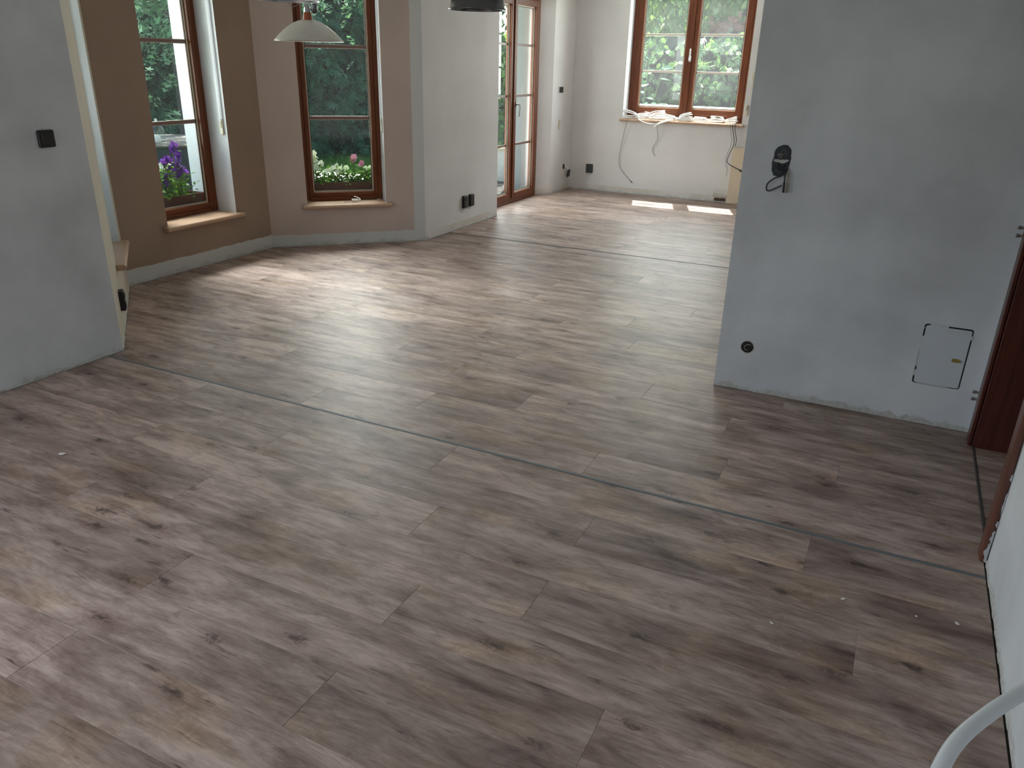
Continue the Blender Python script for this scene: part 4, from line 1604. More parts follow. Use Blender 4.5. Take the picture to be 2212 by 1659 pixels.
bell_pendant(-2.354, 2.714, 1.812, 'brushed bell lamp rim at the top edge above the white lamp', M['steel'])
bell_pendant(-1.724, 3.152, 1.802, 'dark gunmetal bell lamp at the top edge before the terrace door', M['gunmetal'])

# ------------------------------------------------------------------ white conduit, lower right
pts = [(0.515, 1.30, 0.825), (0.46, 1.27, 0.815), (0.41, 1.21, 0.81), (0.35, 1.15, 0.80), (0.30, 1.095, 0.79), (0.25, 1.03, 0.78), (0.212, 0.972, 0.765), (0.192, 0.925, 0.735), (0.182, 0.89, 0.67), (0.18, 0.87, 0.50), (0.20, 0.85, 0.25), (0.26, 0.82, 0.06), (0.36, 0.70, 0.0115), (0.42, 0.40, 0.0115), (0.40, 0.05, 0.0115)]
t = thing('flexible_conduit', (0.40, 0.05, 0.0), 0, 'smooth white flexible conduit curving down beside the right wall', 'hose')
o0 = Vector((0.40, 0.05, 0.0))
mb = MB()
mb.tube(spline([Vector(p) - o0 for p in pts], 10), 0.0105, 16)
mb.build('pipe', M['hose'], t, smooth=True)
mb = MB()
mb.tube([Vector((0.5285, 1.302, 0.826)) - o0, Vector((0.512, 1.302, 0.826)) - o0], 0.017, 20)
mb.build('wall_collar', M['hose'], t)

# plaster crumbs on the boards
for k, (x, y, s, lab) in enumerate(((0.09, 2.345, 0.006, 'largest white plaster crumb on the boards beside the grey strip'), (0.424, 2.386, 0.006, 'white plaster crumb nearest the right wall'),
                                    (0.308, 2.364, 0.004, 'tiny white plaster crumb left of the one by the right wall'), (-0.10, 2.114, 0.005, 'small white plaster crumb nearest the middle of the floor'),
                                    (-3.013, 1.802, 0.012, 'flat pale plaster flake on the boards by the left wall'))):
    rg = random.Random(k)
    bm = bmesh.new()
    bmesh.ops.create_icosphere(bm, subdivisions=1, radius=s)
    for v in bm.verts:
        v.co *= rg.uniform(0.7, 1.2)
        v.co.x *= 1.5
        v.co.z *= 0.35
    zmin = min(v.co.z for v in bm.verts)
    me = bpy.data.meshes.new('plaster_crumb')
    bm.to_mesh(me)
    bm.free()
    me.materials.append(M['crumb'])
    o = bpy.data.objects.new('plaster_crumb', me)
    COL.objects.link(o)
    o.location = (x, y, 0.0003 - zmin)
    o.rotation_euler = (0, 0, rg.uniform(0, 3))
    tag(o, lab, 'plaster crumb', 'white plaster crumbs on the boards')

# ------------------------------------------------------------------ garden: leaf templates


def tmpl(pts, faces):
    return np.array(pts, float), faces


# simple folded leaf: base at origin, tip along +x, unit length
T_LEAF = tmpl([(0, 0, 0), (0.28, 0.24, 0.05), (0.62, 0.24, 0.04), (1, 0, -0.06), (0.62, -0.24, 0.04), (0.28, -0.24, 0.05), (0.45, 0, -0.02)],
              [(0, 6, 1), (1, 6, 2), (2, 6, 3), (3, 6, 4), (4, 6, 5), (5, 6, 0)])
T_NARROW = tmpl([(0, 0, 0), (0.4, 0.09, 0.02), (1, 0, -0.10), (0.4, -0.09, 0.02)], [(0, 1, 2), (0, 2, 3)])
# lobed red-oak leaf
_lob = [(0.0, 0.02), (0.16, 0.05), (0.20, 0.24), (0.28, 0.16), (0.30, 0.06), (0.42, 0.10), (0.46, 0.40), (0.54, 0.28), (0.62, 0.36), (0.58, 0.16), (0.60, 0.07), (0.74, 0.10), (0.84, 0.28), (0.88, 0.14), (1.0, 0.0)]
_o = [(x, y, 0.10 * y - 0.10 * x * x) for x, y in _lob]
_o2 = [(x, -y, 0.10 * y - 0.10 * x * x) for x, y in _lob[1:-1]]
_mid = [(0.3, 0, -0.01), (0.6, 0, -0.04), (0.8, 0, -0.07)]
_pts = _o + _o2 + _mid
_n = len(_o)
_iu = list(range(_n))
_il = [0] + list(range(_n, _n + len(_o2))) + [_n - 1]
_m0, _m1, _m2 = len(_pts) - 3, len(_pts) - 2, len(_pts) - 1


def _fan(idx, sgn):
    f = []
    for a, b in zip(idx, idx[1:]):
        xm = (_pts[a][0] + _pts[b][0]) / 2
        c = _m0 if xm < 0.45 else _m1 if xm < 0.70 else _m2
        f.append((c, b, a) if sgn > 0 else (c, a, b))
    return f


T_OAK = tmpl(_pts, _fan(_iu, 1) + _fan(_il, -1))
# flat fan of a conifer spray
_sp = []
_sf = []
for (bx, by, ang, ln) in ((0, 0, 0, 1.0), (0.15, 0, 38, 0.55), (0.15, 0, -38, 0.55), (0.40, 0, 34, 0.45), (0.40, 0, -34, 0.45), (0.62, 0, 30, 0.32), (0.62, 0, -30, 0.32)):
    i0 = len(_sp)
    ca, sa = math.cos(R(ang)), math.sin(R(ang))
    for (lx, ly) in ((0, -0.012), (0.45, -0.062), (1, 0), (0.45, 0.062), (0, 0.012)):
        x, y = bx + ca * lx * ln - sa * ly, by + sa * lx * ln + ca * ly
        _sp.append((x, y, -0.16 * x * x - 0.10 * abs(y)))
    _sf += [(i0, i0 + 1, i0 + 2, i0 + 3, i0 + 4)]
T_SPRAY = tmpl(_sp, _sf)
# five-lobed flower, opening along +z, unit radius
_fp = [(0, 0, -0.45)]
for k in range(20):
    a = 2 * math.pi * k / 20
    r = 0.90 + 0.12 * math.cos(5 * a)
    _fp.append((r * math.cos(a), r * math.sin(a), 0.10 * math.sin(10 * a)))
for k in range(20):
    a = 2 * math.pi * k / 20
    _fp.append((0.36 * math.cos(a), 0.36 * math.sin(a), -0.10))
_ff = [(0, 21 + (k + 1) % 20, 21 + k) for k in range(20)] + [(1 + k, 21 + k, 21 + (k + 1) % 20, 1 + (k + 1) % 20) for k in range(20)]
T_FLOWER = tmpl(_fp, _ff)


def basis(xdir, updir):
    """rotation matrices from leaf axis and rough normal, vectorised"""
    x = xdir / np.linalg.norm(xdir, axis=1, keepdims=True)
    z = updir - (updir * x).sum(1, keepdims=True) * x
    z /= np.maximum(np.linalg.norm(z, axis=1, keepdims=True), 1e-6)
    y = np.cross(z, x)
    return np.stack([x, y, z], axis=2)


def scatter(name, tm, pos, rot, scale, mat, parent=None, kind='stuff'):
    tv, tf = tm
    n, k = len(pos), len(tv)
    V = np.einsum('nij,kj->nki', rot, tv) * np.asarray(scale).reshape(-1, 1, 1) + np.asarray(pos)[:, None, :]
    V = V.reshape(-1, 3)
    lens = np.array([len(f) for f in tf])
    flat = np.concatenate([np.array(f) for f in tf])
    loops = (flat[None, :] + (np.arange(n) * k)[:, None]).reshape(-1)
    starts1 = np.concatenate([[0], np.cumsum(lens)[:-1]])
    starts = (starts1[None, :] + (np.arange(n) * len(flat))[:, None]).reshape(-1)
    me = bpy.data.meshes.new(name)
    me.vertices.add(len(V))
    me.vertices.foreach_set('co', V.astype(np.float32).reshape(-1))
    me.loops.add(len(loops))
    me.loops.foreach_set('vertex_index', loops.astype(np.int32))
    me.polygons.add(len(starts))
    me.polygons.foreach_set('loop_start', starts.astype(np.int32))
    me.update(calc_edges=True)
    me.validate()
    me.materials.append(mat)
    o = bpy.data.objects.new(name, me)
    COL.objects.link(o)
    o.parent = parent
    if kind:
        o['kind'] = kind
    return o


def rand_dirs(n, down=0.0):
    d = npr.normal(size=(n, 3))
    d /= np.linalg.norm(d, axis=1, keepdims=True)
    d[:, 2] -= down
    return d


def singles(name, tm, pos, rot, scale, mat, parent):
    """separate objects that share one mesh"""
    tv, tf = tm
    me = bpy.data.meshes.new(name)
    me.from_pydata([tuple(v) for v in tv], [], tf)
    me.materials.append(mat)
    me.update()
    out = []
    for p, r, s in zip(pos, rot, scale):
        o = bpy.data.objects.new(name, me)
        COL.objects.link(o)
        o.parent = parent
        mm = Matrix([[*(r[i] * s), p[i]] for i in range(3)] + [[0, 0, 0, 1]])
        o.matrix_local = mm
        out.append(o)
    return out


GZ = -0.20
# lawn
mb = MB()
G = [(-60, -40), (60, -40), (60, 70), (-60, 70)]
mb.box((-60, -40, GZ - 0.3), (60, 70, GZ))
lawn = mb.build('lawn', M['lawn'])
tag(lawn, 'green lawn around the house', 'lawn', kind='structure')
n = 30000
gp = np.stack([npr.uniform(-13.0, -5.6, n), npr.uniform(5.5, 15.0, n), np.full(n, GZ)], 1)
d = np.stack([npr.normal(0, .35, n), npr.normal(0, .35, n), np.ones(n)], 1)
g = scatter('grass', T_NARROW, gp, basis(d, rand_dirs(n)), npr.uniform(0.05, 0.10, n), M['grass'])
tag(g, 'grass blades of the sunlit lawn beyond the bay windows', 'grass', kind='stuff')


# thuja hedge beyond the lawn
def hedge(name, path, h0, h1, thick, nspray, size, mat, label, cat='hedge', up_bias=0.3, tm=T_SPRAY, droop=0.35):
    root = thing(name, (path[0][0], path[0][1], GZ), 0, label, cat)
    o0 = np.array([path[0][0], path[0][1], GZ])
    P = np.array(path, float)
    seg = np.hypot(*(P[1:] - P[:-1]).T)
    cum = np.concatenate([[0], np.cumsum(seg)])
    L = cum[-1]

    def at(s):
        i = np.clip(np.searchsorted(cum, s, side='right') - 1, 0, len(seg) - 1)
        f = (s - cum[i]) / seg[i]
        p = P[i] + (P[i + 1] - P[i]) * f[:, None]
        t = (P[i + 1] - P[i]) / seg[i][:, None]
        return p, np.stack([-t[:, 1], t[:, 0]], 1)

    def bulge(s, z):
        return 0.20 * np.sin(s * 2.1 + 1.3) * np.cos(z * 1.3) + 0.14 * np.sin(s * 4.7 + z * 2.9) + 0.10 * np.sin(s * 9.1 - z * 5.3)
    # dark solid core: blocks light, painted as the hedge's shaded inside
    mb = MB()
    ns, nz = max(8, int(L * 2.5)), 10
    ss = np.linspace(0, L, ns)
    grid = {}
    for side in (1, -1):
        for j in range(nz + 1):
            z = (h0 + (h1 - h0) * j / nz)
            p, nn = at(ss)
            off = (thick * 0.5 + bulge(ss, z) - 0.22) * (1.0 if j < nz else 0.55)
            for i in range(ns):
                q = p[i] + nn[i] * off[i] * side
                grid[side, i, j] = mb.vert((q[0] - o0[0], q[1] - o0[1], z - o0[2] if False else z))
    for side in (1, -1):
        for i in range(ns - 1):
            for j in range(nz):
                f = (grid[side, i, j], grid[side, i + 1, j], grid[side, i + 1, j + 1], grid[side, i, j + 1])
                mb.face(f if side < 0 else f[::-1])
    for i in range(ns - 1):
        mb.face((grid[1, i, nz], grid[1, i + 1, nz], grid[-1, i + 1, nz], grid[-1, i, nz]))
    mb.build('shaded_core', M['core'], root, kind='stuff')
    # sprays on both faces and the top
    s = npr.uniform(0, L, nspray)
    z = h0 + (h1 - h0) * npr.uniform(0, 1, nspray) ** 0.9
    side = np.where(npr.random(nspray) < 0.82, -1.0, 1.0)
    p, nn = at(s)
    off = (thick * 0.5 + bulge(s, z) + npr.uniform(-0.20, 0.12, nspray)) * side
    pos = np.stack([p[:, 0] + nn[:, 0] * off - o0[0], p[:, 1] + nn[:, 1] * off - o0[1], z], 1)
    out = np.stack([nn[:, 0] * side, nn[:, 1] * side, np.zeros(nspray)], 1)
    d = out * npr.uniform(0.3, 0.9, nspray)[:, None] + npr.normal(0, 0.45, (nspray, 3))
    d[:, 2] += npr.choice([up_bias, -droop], nspray)
    nrm = out * 0.8 + npr.normal(0, 0.5, (nspray, 3)) + np.array([0, 0, 0.5])
    scatter('foliage', tm, pos, basis(d, nrm), size * npr.uniform(0.6, 1.3, nspray), mat, root)
    # a few trunks
    for k in range(max(2, int(L / 1.6))):
        pp, _ = at(np.array([0.5 + k * 1.6]))
        if 0.5 + k * 1.6 > L:
            break
        mb = MB()
        q = pp[0] - o0[:2]
        mb.tube([(q[0], q[1], -0.05), (q[0] + 0.03, q[1], h0 + 0.5)], 0.06, 8, 0.8)
        mb.build('trunk', M['bark'], root)
    return root


# (foliage heights below are measured from the ground)
hedge('thuja_hedge', [(-13.6, 3.2), (-12.6, 8.0), (-11.4, 11.6), (-9.9, 14.2), (-9.0, 15.0)], 0.06, 5.2, 1.3, 20000, 0.30, M['thuja'],
      'tall dark green thuja hedge beyond the lawn outside the bay windows')
hedge('clipped_hedge', [(1.5, 14.9), (-2.5, 14.9), (-8.0, 15.1)], 0.05, 2.30, 1.1, 16000, 0.19, M['hedge'],
      'sunlit clipped hedge outside the kitchen window', up_bias=0.1, droop=0.55)


# drooping tree above the clipped hedge
root = thing('drooping_tree', (-3.6, 18.1, GZ), 0, 'light green drooping tree above the clipped hedge, kitchen window', 'tree')
mb = MB()
mb.tube(spline([(0, 0, -0.05), (0.1, 0.0, 1.6), (-0.05, 0.1, 3.2), (0.1, 0, 5.0)], 6), 0.16, 10, 0.35)
mb.build('trunk', M['bark'], root)
mb = MB()
lp, ld = [], []
rg = random.Random(31)
for k in range(620):
    a = rg.uniform(0, 2 * math.pi)
    rr = 3.6 * math.sqrt(rg.random())
    z0_ = 6.6 - rr * 0.55 + rg.uniform(-1.6, 0.3)
    ln = rg.uniform(1.6, 3.0)
    bx, by = rr * math.cos(a), rr * math.sin(a) * 0.55
    path = [Vector((bx, by, z0_)), Vector((bx + rg.uniform(-.1, .1), by - 0.12, z0_ - ln * 0.4)), Vector((bx + rg.uniform(-.2, .2), by - 0.16, z0_ - ln))]
    sp_ = spline(path, 4)
    if k % 5 == 0:
        mb.tube(sp_, 0.006, 4)
    for i in range(len(sp_) - 1):
        for q in range(7):
            f = rg.random()
            lp.append(sp_[i].lerp(sp_[i + 1], f) + Vector((rg.uniform(-.07, .07), rg.uniform(-.07, .07), 0)))
            ld.append((rg.uniform(-.7, .7), rg.uniform(-.7, .3), -0.9))
mb.build('twig', M['bark'], root, kind='stuff')
lp = np.array([tuple(p) for p in lp])
ld = np.array(ld)
scatter('foliage', T_LEAF, lp, basis(ld, rand_dirs(len(lp))), npr.uniform(0.10, 0.19, len(lp)), M['willow'], root)

# russet shoots topping the clipped hedge on the right, and one lower down
root = thing('russet_shrub', (-3.15, 15.95, GZ), 0, 'reddish dry shoots on top of the clipped hedge, right casement', 'shrub')
n = 420
pp = np.stack([npr.normal(0, 0.30, n), npr.normal(-0.04, 0.10, n), 2.42 + npr.normal(0, 0.10, n)], 1)
scatter('foliage', T_SPRAY, pp, basis(rand_dirs(n), rand_dirs(n)), npr.uniform(0.12, 0.2, n), M['red_leaf'], root)
mb = MB()
mb.tube([(0, 0, 0), (0.02, 0, 2.25)], 0.03, 8, 0.6)
mb.build('trunk', M['bark'], root)

# broad-leaved shrub in front of the hedge, lower left of the kitchen window
root = thing('broadleaf_shrub', (-3.85, 12.2, GZ), 0, 'broad-leaved shrub at the lower left of the kitchen window', 'shrub')
mb = MB()
tips = []
rg = random.Random(17)
for k in range(14):
    a = rg.uniform(0, 6.28)
    h_ = rg.uniform(1.0, 1.95)
    pts_ = spline([(0.04 * math.cos(a), 0.04 * math.sin(a), -0.02), (0.16 * math.cos(a), 0.12 * math.sin(a), h_ * 0.5), (0.34 * math.cos(a), 0.25 * math.sin(a), h_)], 6)
    mb.tube(pts_, 0.011, 6, 0.4)
    tips.append(pts_)
mb.build('stem', M['twig'], root, kind='stuff')
pos, dr_ = [], []
for pts_ in tips:
    for k in range(11):
        q = pts_[rg.randrange(5, len(pts_))]
        pos.append((q.x, q.y, q.z))
        a = rg.uniform(0, 6.28)
        dr_.append((math.cos(a), math.sin(a), rg.uniform(-.5, .3)))
pos, dr_ = np.array(pos), np.array(dr_)
nr = npr.normal(0, 0.35, (len(pos), 3)) + np.array([0.1, -0.5, 0.9])
singles('leaf', T_LEAF, pos, basis(dr_, nr), npr.uniform(0.11, 0.19, len(pos)), M['shrub'], root)


# ------------------------------------------------------------------ red oak beside the bay
OX, OY = -7.78, 6.98
oak = thing('red_oak', (OX, OY, GZ), 0, 'red oak with lobed leaves hanging before the bay windows', 'tree')
mb = MB()
mb.tube(spline([(0, 0, -0.05), (0.03, 0.02, 1.4), (-0.02, 0.05, 2.8), (0.1, 0.0, 4.2), (0.05, 0.1, 6.0)], 7), 0.12, 12, 0.4)
mb.build('trunk', M['bark'], oak)
rg = random.Random(44)
clusters = []
branches = [
    [(0, 0, 2.5), (0.9, -0.5, 2.75), (1.5, -1.1, 2.45), (1.85, -1.55, 2.05)],
    [(0, 0, 2.8), (1.0, -0.9, 3.0), (1.7, -1.7, 2.7), (1.95, -2.0, 2.3)],
    [(0, 0, 2.9), (0.9, 0.0, 3.1), (1.9, 0.1, 2.8), (2.4, 0.2, 2.35)],
    [(0, 0, 3.0), (1.2, 0.5, 3.2), (2.2, 0.6, 2.8), (2.7, 0.7, 2.25)],
    [(0, 0, 3.3), (1.0, 1.2, 3.4), (1.9, 1.7, 2.9), (2.3, 2.0, 2.3)],
    [(0, 0, 2.2), (0.5, -1.0, 2.4), (0.9, -1.9, 2.1), (1.2, -2.4, 1.8)],
    [(0, 0, 3.6), (-1.0, -0.6, 4.2), (-2.0, -1.0, 4.2)],  # unseen upper boughs from here on, added to shade lawn and table
    [(0, 0, 3.8), (-0.8, 1.0, 4.5), (-1.6, 1.9, 4.4)],
    [(0, 0, 3.8), (1.2, -0.2, 4.6), (2.4, 0.0, 4.6)],
    [(0, 0, 4.2), (0.3, 1.4, 5.0), (0.5, 2.6, 4.8)],
    [(0, 0, 4.2), (0.4, -1.3, 5.0), (0.8, -2.6, 4.6)],
    [(0, 0, 4.9), (0.3, 0.2, 6.2), (0.2, 0.1, 6.9)],
    [(0, 0, 4.6), (1.3, 1.0, 5.6), (2.2, 1.6, 5.4)],
    [(0, 0, 4.6), (-1.2, 0.2, 5.6), (-2.0, 0.3, 5.6)],
    [(0, 0, 4.4), (1.0, 2.4, 4.6), (1.6, 3.6, 4.0)],
    [(0, 0, 4.3), (0.2, 0.9, 4.6), (0.3, 1.7, 4.5)],
    [(0, 0, 4.0), (-0.3, 0.8, 4.2), (-0.5, 1.5, 4.1)],
]
for br in branches:
    sp_ = spline(br, 8)
    mb = MB()
    mb.tube(sp_, 0.035, 7, 0.25)
    mb.build('branch', M['bark'], oak)
    clusters.append(sp_)
pos_s, dir_s, pos_f, dir_f = [], [], [], []
for bi, sp_ in enumerate(clusters):
    near = bi < 6
    for k in range(50 if near else 620):
        q = sp_[min(len(sp_) - 1, int(len(sp_) * (0.35 + 0.65 * rg.random() ** 0.6)))]
        spread = 0.30 if near else 0.55
        p = (q.x + rg.gauss(0, spread), q.y + rg.gauss(0, spread), q.z + rg.gauss(0, spread * 0.7) - 0.1)
        a = rg.uniform(0, 6.28)
        dd = (0.7 * math.cos(a) + 0.2, 0.7 * math.sin(a), -0.75 + rg.uniform(-.3, .35))
        (pos_s if near else pos_f).append(p)
        (dir_s if near else dir_f).append(dd)
    if near:
        for k in range(260):
            q = sp_[min(len(sp_) - 1, int(len(sp_) * (0.25 + 0.75 * rg.random())))]
            pos_f.append((q.x + rg.gauss(0, 0.45), q.y + rg.gauss(0, 0.45), q.z + rg.gauss(0, 0.4) + 0.1))
            a = rg.uniform(0, 6.28)
            dir_f.append((0.7 * math.cos(a), 0.7 * math.sin(a), -0.6))
pos_s, dir_s = np.array(pos_s), np.array(dir_s)
nr = npr.normal(0, 0.40, (len(pos_s), 3)) + np.array([0.55, -0.45, 0.75])
ok_ = pos_s[:, 0] < 1.9
pos_s, dir_s, nr = pos_s[ok_], dir_s[ok_], nr[ok_]
singles('leaf', T_OAK, pos_s, basis(dir_s, nr), npr.uniform(0.13, 0.22, len(pos_s)), M['oak_leaf'], oak)
pos_f, dir_f = np.array(pos_f), np.array(dir_f)
ok_ = (pos_f[:, 0] < 1.9) | (pos_f[:, 2] > 3.6)
pos_f, dir_f = pos_f[ok_], dir_f[ok_]
nr = npr.normal(0, 0.45, (len(pos_f), 3)) + np.array([0.4, -0.3, 0.8])
scatter('foliage', T_OAK, pos_f, basis(dir_f, nr), npr.uniform(0.13, 0.21, len(pos_f)), M['oak_leaf'], oak)

# ------------------------------------------------------------------ garden table with a glass dispenser
TC = (-7.45, 6.30)
TZ = 0.735
t = thing('garden_table', (TC[0], TC[1], GZ), 0, 'round garden table with dark woven base outside the left bay window', 'table')
mb = MB()
mb.lathe([(0, TZ - GZ - 0.035), (0.60, TZ - GZ - 0.035), (0.62, TZ - GZ - 0.018), (0.60, TZ - GZ), (0, TZ - GZ)], n=48)
mb.build('table_top', M['table_top'], t)
mb = MB()
mb.lathe([(0.53, 0.0), (0.56, 0.3), (0.56, TZ - GZ - 0.036), (0.50, TZ - GZ - 0.036), (0.50, 0.0)], n=40, close=True)
mb.build('woven_base', M['table_dark'], t)
t = thing('drink_dispenser', (-7.285, 6.135, TZ), 0, 'clear glass drink dispenser on the garden table', 'dispenser')
mb = MB()
mb.lathe([(0.0, 0.001), (0.070, 0.001), (0.075, 0.02), (0.075, 0.11), (0.060, 0.15), (0.035, 0.17), (0.035, 0.175), (0.031, 0.175), (0.031, 0.168), (0.056, 0.146), (0.071, 0.11), (0.071, 0.022), (0, 0.016)], n=28)
mb.build('jar', M['glass_veiled'], t, smooth=True)
mb = MB()
mb.lathe([(0, 0.175), (0.038, 0.175), (0.040, 0.185), (0.020, 0.195), (0.012, 0.215), (0.016, 0.228), (0, 0.234)], n=24)
mb.build('lid', M['white_plastic'], t, smooth=True)
t = thing('candle_jar', (-7.14, 5.99, TZ), 0, 'small white jar beside the drink dispenser', 'jar')
mb = MB()
mb.lathe([(0, 0.001), (0.038, 0.001), (0.042, 0.02), (0.042, 0.065), (0.036, 0.070), (0.036, 0.02), (0, 0.015)], n=24)
mb.build('cup', M['white_plastic'], t, smooth=True)


# ------------------------------------------------------------------ flower boxes and petunias on the outer sills
def flower_box(F, xa, xb, y, z, label):
    t = thing('flower_box', F.at((xa + xb) / 2, y, z), F.rz, label, 'planter', 'terracotta flower boxes on the outer bay sills')
    hw = (xb - xa) / 2
    mb = MB()
    h_ = 0.17
    d0, d1 = 0.070, 0.080
    lo = [(-hw + .01, -d0), (hw - .01, -d0), (hw - .01, d0), (-hw + .01, d0)]
    hi = [(-hw, -d1), (hw, -d1), (hw, d1), (-hw, d1)]
    hi_i = [(-hw + .012, -d1 + .012), (hw - .012, -d1 + .012), (hw - .012, d1 - .012), (-hw + .012, d1 - .012)]
    a = [mb.vert((*p, 0.0)) for p in lo]
    b = [mb.vert((*p, h_)) for p in hi]
    c = [mb.vert((*p, h_)) for p in hi_i]
    dd = [mb.vert((*p, h_ - 0.03)) for p in hi_i]
    mb.face(a[::-1])
    for A, B in ((a, b), (b, c), (c, dd)):
        for k in range(4):
            mb.face((A[k], A[(k + 1) % 4], B[(k + 1) % 4], B[k]))
    mb.build('trough', M['flowerbox'], t)
    mb = MB()
    mb.box((-hw + .013, -d1 + .013, h_ - 0.05), (hw - .013, d1 - .013, h_ - 0.022))
    mb.build('soil', M['soil'], t)
    return t


def petunia(F, xa, xb, y, z, flowers, mat, nleaf, label, seed, lh=0.045, spread=0.07, fsize=0.031, dense=False):
    """plant rooted in the box; flowers = (x, dy, z) in the wall's local frame"""
    cx = (xa + xb) / 2
    t = thing('petunia', F.at(cx, y, z), F.rz, label, 'flower')
    rg = random.Random(seed)
    mb = MB()
    for (fx, fy, fz) in flowers:
        mb.tube(spline([(min(max(fx, xa + .02), xb - .02) - cx, 0, -0.01), (fx - cx, fy * 0.5, (fz - z) * 0.6), (fx - cx, fy, fz - z - 0.012)], 5), 0.0028, 5)
    mb.build('stem', M['twig'], t, kind='stuff')
    pos, dr_ = [], []
    for k in range(nleaf):
        if k % 3 == 0 and flowers:
            fx, fy, fz = rg.choice(flowers)
            q = (fx - cx + rg.gauss(0, .014), fy + rg.gauss(0, .014), (fz - z) * rg.uniform(0.2, 0.9))
        else:
            q = (rg.uniform(xa, xb) - cx, rg.gauss(0, spread * 0.6), abs(rg.gauss(0, lh)))
        a = rg.uniform(0, 6.28)
        pos.append(q)
        dr_.append((math.cos(a), math.sin(a), rg.uniform(-.2, .7)))
    pos, dr_ = np.array(pos), np.array(dr_)
    scatter('foliage', T_LEAF, pos, basis(dr_, npr.normal(0, .5, pos.shape) + np.array([0, -.2, .8])), npr.uniform(0.028, 0.055, len(pos)), M['petunia_leaf'], t)
    flowers = flowers + [(fx + rg.uniform(-.03, .03), fy + rg.uniform(-.02, .02), fz + rg.uniform(-.04, .01)) for fx, fy, fz in flowers if dense]
    fpos = np.array([(fx - cx, fy, fz - z) for fx, fy, fz in flowers])
    ax = npr.normal(0, 0.45, (len(fpos), 3)) + np.array([0.1, -0.75, 0.45])
    singles('flower', T_FLOWER, fpos, basis(rand_dirs(len(fpos)), ax), npr.uniform(0.8, 1.15, len(fpos)) * fsize, mat, t)
    return t


BZ = 0.353
flower_box(F_mbay, 0.375, 1.015, 0.365, BZ, 'brown flower box outside the middle bay window')
flower_box(F_lbay, x0 + 0.03, x1 - 0.03, 0.385, BZ - 0.0, 'brown flower box outside the left bay window')
ZB = BZ + 0.150
petunia(F_mbay, 0.40, 0.60, 0.365, ZB, [(0.455, 0.0, .785), (0.475, 0.02, .755), (0.44, 0.01, .74), (0.465, -0.01, .715), (0.505, 0.01, .700), (0.525, 0.0, .690), (0.46, -0.02, .665), (0.43, 0.0, .65), (0.49, -0.01, .64), (0.445, 0.02, .61), (0.56, 0, .62)], M['petal_white'], 190,
        'tall white petunia at the left end of the middle flower box', 1)
petunia(F_mbay, 0.56, 0.80, 0.365, ZB, [(0.60, 0.0, .635), (0.63, 0.02, .65), (0.655, 0.0, .672), (0.68, -0.01, .64), (0.70, 0.01, .655), (0.72, 0.0, .63), (0.75, 0.02, .645), (0.66, -0.03, .615), (0.61, -0.02, .60)], M['petal_white'], 230,
        'low white petunia in the centre of the middle flower box', 2)
petunia(F_mbay, 0.76, 0.90, 0.365, ZB, [(0.805, 0.0, .735), (0.825, 0.01, .745), (0.815, -0.01, .722), (0.895, 0.0, .690), (0.885, 0.01, .672)], M['petal_pink'], 150,
        'pink petunia on thin stems right of centre in the middle flower box', 3)
petunia(F_mbay, 0.86, 1.00, 0.365, ZB, [(0.93, 0.0, .640), (0.95, 0.02, .625), (0.91, 0.0, .615), (0.975, 0.01, .645)], M['petal_white'], 170,
        'sparse white petunia at the right end of the middle flower box', 4)
yl = 0.385


def LX(v):
    return v - P_B0[1]


petunia(F_lbay, LX(4.50), LX(4.80), yl, ZB, [(LX(4.695), 0.0, .925), (LX(4.680), 0.01, .895), (LX(4.668), 0.0, .880), (LX(4.705), 0, .84), (LX(4.715), 0.01, .825), (LX(4.60), 0, .812), (LX(4.575), 0.01, .800), (LX(4.55), 0.0, .79),
                                             (LX(4.68), -0.01, .77), (LX(4.74), 0, .74), (LX(4.755), 0.01, .725), (LX(4.70), 0.0, .715), (LX(4.67), -0.01, .695), (LX(4.64), 0, .745), (LX(4.55), 0, .69), (LX(4.57), 0.01, .665), (LX(4.54), -0.01, .64)], M['petal_purple'], 230,
        'tall purple petunia in the left flower box', 5, 0.075, fsize=0.040, dense=True)
petunia(F_lbay, LX(4.36), LX(4.62), yl, ZB, [(LX(4.53), 0, .765), (LX(4.55), 0.01, .745), (LX(4.51), 0.0, .735), (LX(4.57), 0.0, .72), (LX(4.60), 0.02, .735), (LX(4.62), 0.01, .765)], M['petal_white'], 240,
        'pale petunia behind the purple one in the left flower box', 6, 0.085)

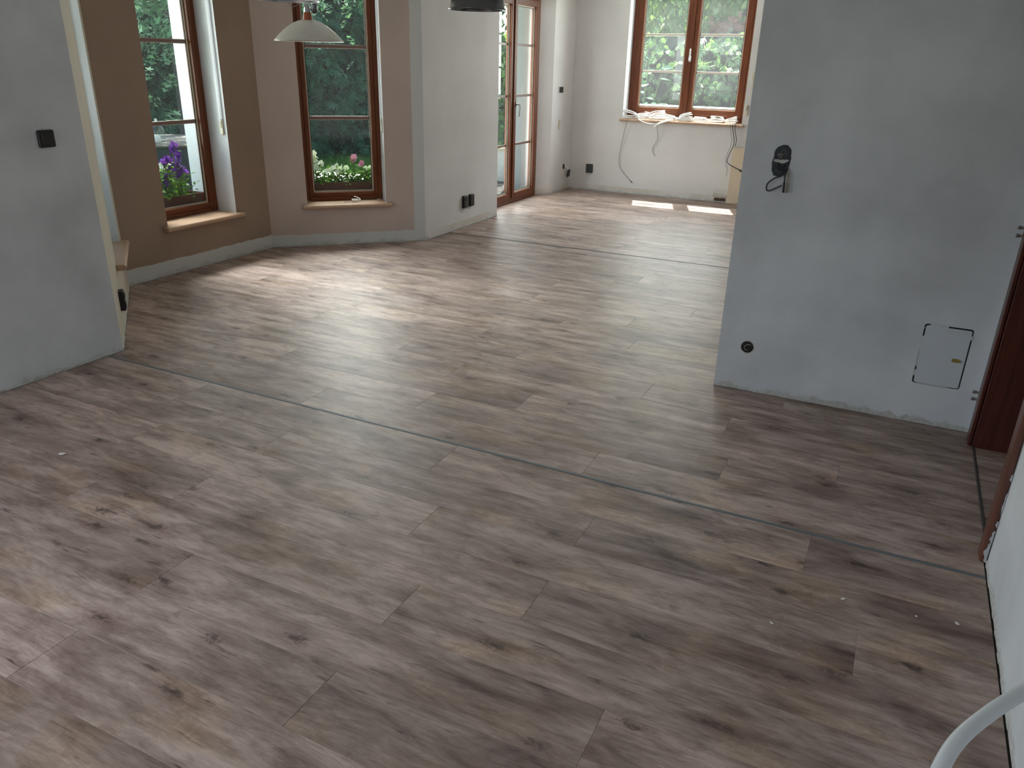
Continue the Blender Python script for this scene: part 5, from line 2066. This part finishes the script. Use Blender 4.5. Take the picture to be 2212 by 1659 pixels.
# ------------------------------------------------------------------ terrace outside the glazed door
mb = MB()
mb.box((-4.93, 9.90, GZ), (-4.50, 10.20, 3.0))
tag(mb.build('facade_pier', M['facade']), 'white rendered wall return outside the terrace door', 'wall', kind='structure')
mb = MB()
mb.box((-8.5, 7.3, GZ - 0.05), (-4.52, 9.9, -0.03))
tag(mb.build('terrace', M['wall_low']), 'pale terrace paving outside the glazed door', 'terrace', kind='structure')
t = thing('outdoor_socket', (-4.665, 9.90, 1.268), 0, 'white outdoor socket box on the wall return beyond the terrace door', 'socket')
mb = MB()
mb.plate(rrect(0.10, 0.105, 0.012), -0.0005, -0.055, 0.006)
mb.build('housing', M['white_plastic'], t)
mb = MB()
mb.plate(rrect(0.072, 0.075, 0.008, 0, -0.004), -0.0552, -0.064, 0.004)
mb.build('lid', M['cream'], t)
for (nm_, ua, wd, ht, mt, lab, lean) in (('grey_board', -4.815, 0.185, 0.60, M['board_grey'], 'grey board leaning on the wall return outside the terrace door', 0.10),
                                    ('brown_board', -4.626, 0.050, 0.58, M['board_edge'], 'narrow brown board leaning right of the grey one outside the door', 0.09)):
    t = thing(nm_, (ua, 9.895 - lean, -0.03), 0, lab, 'board')
    mb = MB()
    a = [(0, 0, 0.0), (wd, 0, 0.0), (wd, lean, ht), (0, lean, ht)]
    b = [(x, y - 0.018, z + 0.003 if z == 0 else z) for x, y, z in a]
    A = [mb.vert(p) for p in a]
    B = [mb.vert(p) for p in b]
    mb.face(A[::-1])
    mb.face(B)
    for k in range(4):
        mb.face((A[k], A[(k + 1) % 4], B[(k + 1) % 4], B[k]))
    mb.build('panel', mt, t)
t = thing('garden_wall', (-5.0, 10.35, GZ), 0, 'low white garden wall with a beige coping beyond the terrace door', 'wall')
mb = MB()
mb.box((-1.55, 0.0, 0.0), (0.0, 0.22, 0.62))
mb.build('masonry', M['wall_low'], t)
mb = MB()
mb.bar((-1.57, -0.03, 0.6205), (0.02, 0.25, 0.665), 0.006)
mb.build('coping', M['coping'], t)

root = thing('ivy', (-5.25, 10.75, GZ), 0, 'climbing ivy against the bright sky beyond the terrace door', 'ivy')
mb = MB()
rg = random.Random(9)
stems = []
for k in range(26):
    bx = rg.uniform(-1.15, 0.42)
    by = rg.uniform(-0.06, 0.10)
    ht = rg.uniform(2.0, 3.5)
    sp_ = spline([(bx, by, 0), (bx + rg.uniform(-.1, .1), by, ht * 0.35), (bx + rg.uniform(-.15, .15), by, ht * 0.7), (bx + rg.uniform(-.2, .2), by, ht)], 7)
    mb.tube(sp_, 0.007, 5, 0.5)
    stems.append(sp_)
mb.build('stem', M['bark'], root, kind='stuff')
pos, dr_ = [], []
for sp_ in stems:
    for k in range(60):
        f = rg.random() ** 1.9
        q = sp_[int(f * (len(sp_) - 1))]
        pos.append((q.x + rg.gauss(0, 0.06), q.y + rg.gauss(0, 0.05), q.z))
        a = rg.uniform(0, 6.28)
        dr_.append((0.6 * math.cos(a), -0.4 + 0.3 * math.sin(a), -0.7))
pos, dr_ = np.array(pos), np.array(dr_)
nr = npr.normal(0, 0.35, pos.shape) + np.array([0.2, -0.8, 0.45])
rt_ = basis(dr_, nr)
sc_ = npr.uniform(0.07, 0.14, len(pos))
vis = np.where((pos[:, 0] > -0.35) & (pos[:, 2] > 0.6) & (pos[:, 2] < 2.9))[0][:240]
rest = np.setdiff1d(np.arange(len(pos)), vis)
singles('leaf', T_LEAF, pos[vis], rt_[vis], sc_[vis], M['ivy'], root)
scatter('foliage', T_LEAF, pos[rest], rt_[rest], sc_[rest], M['ivy'], root)
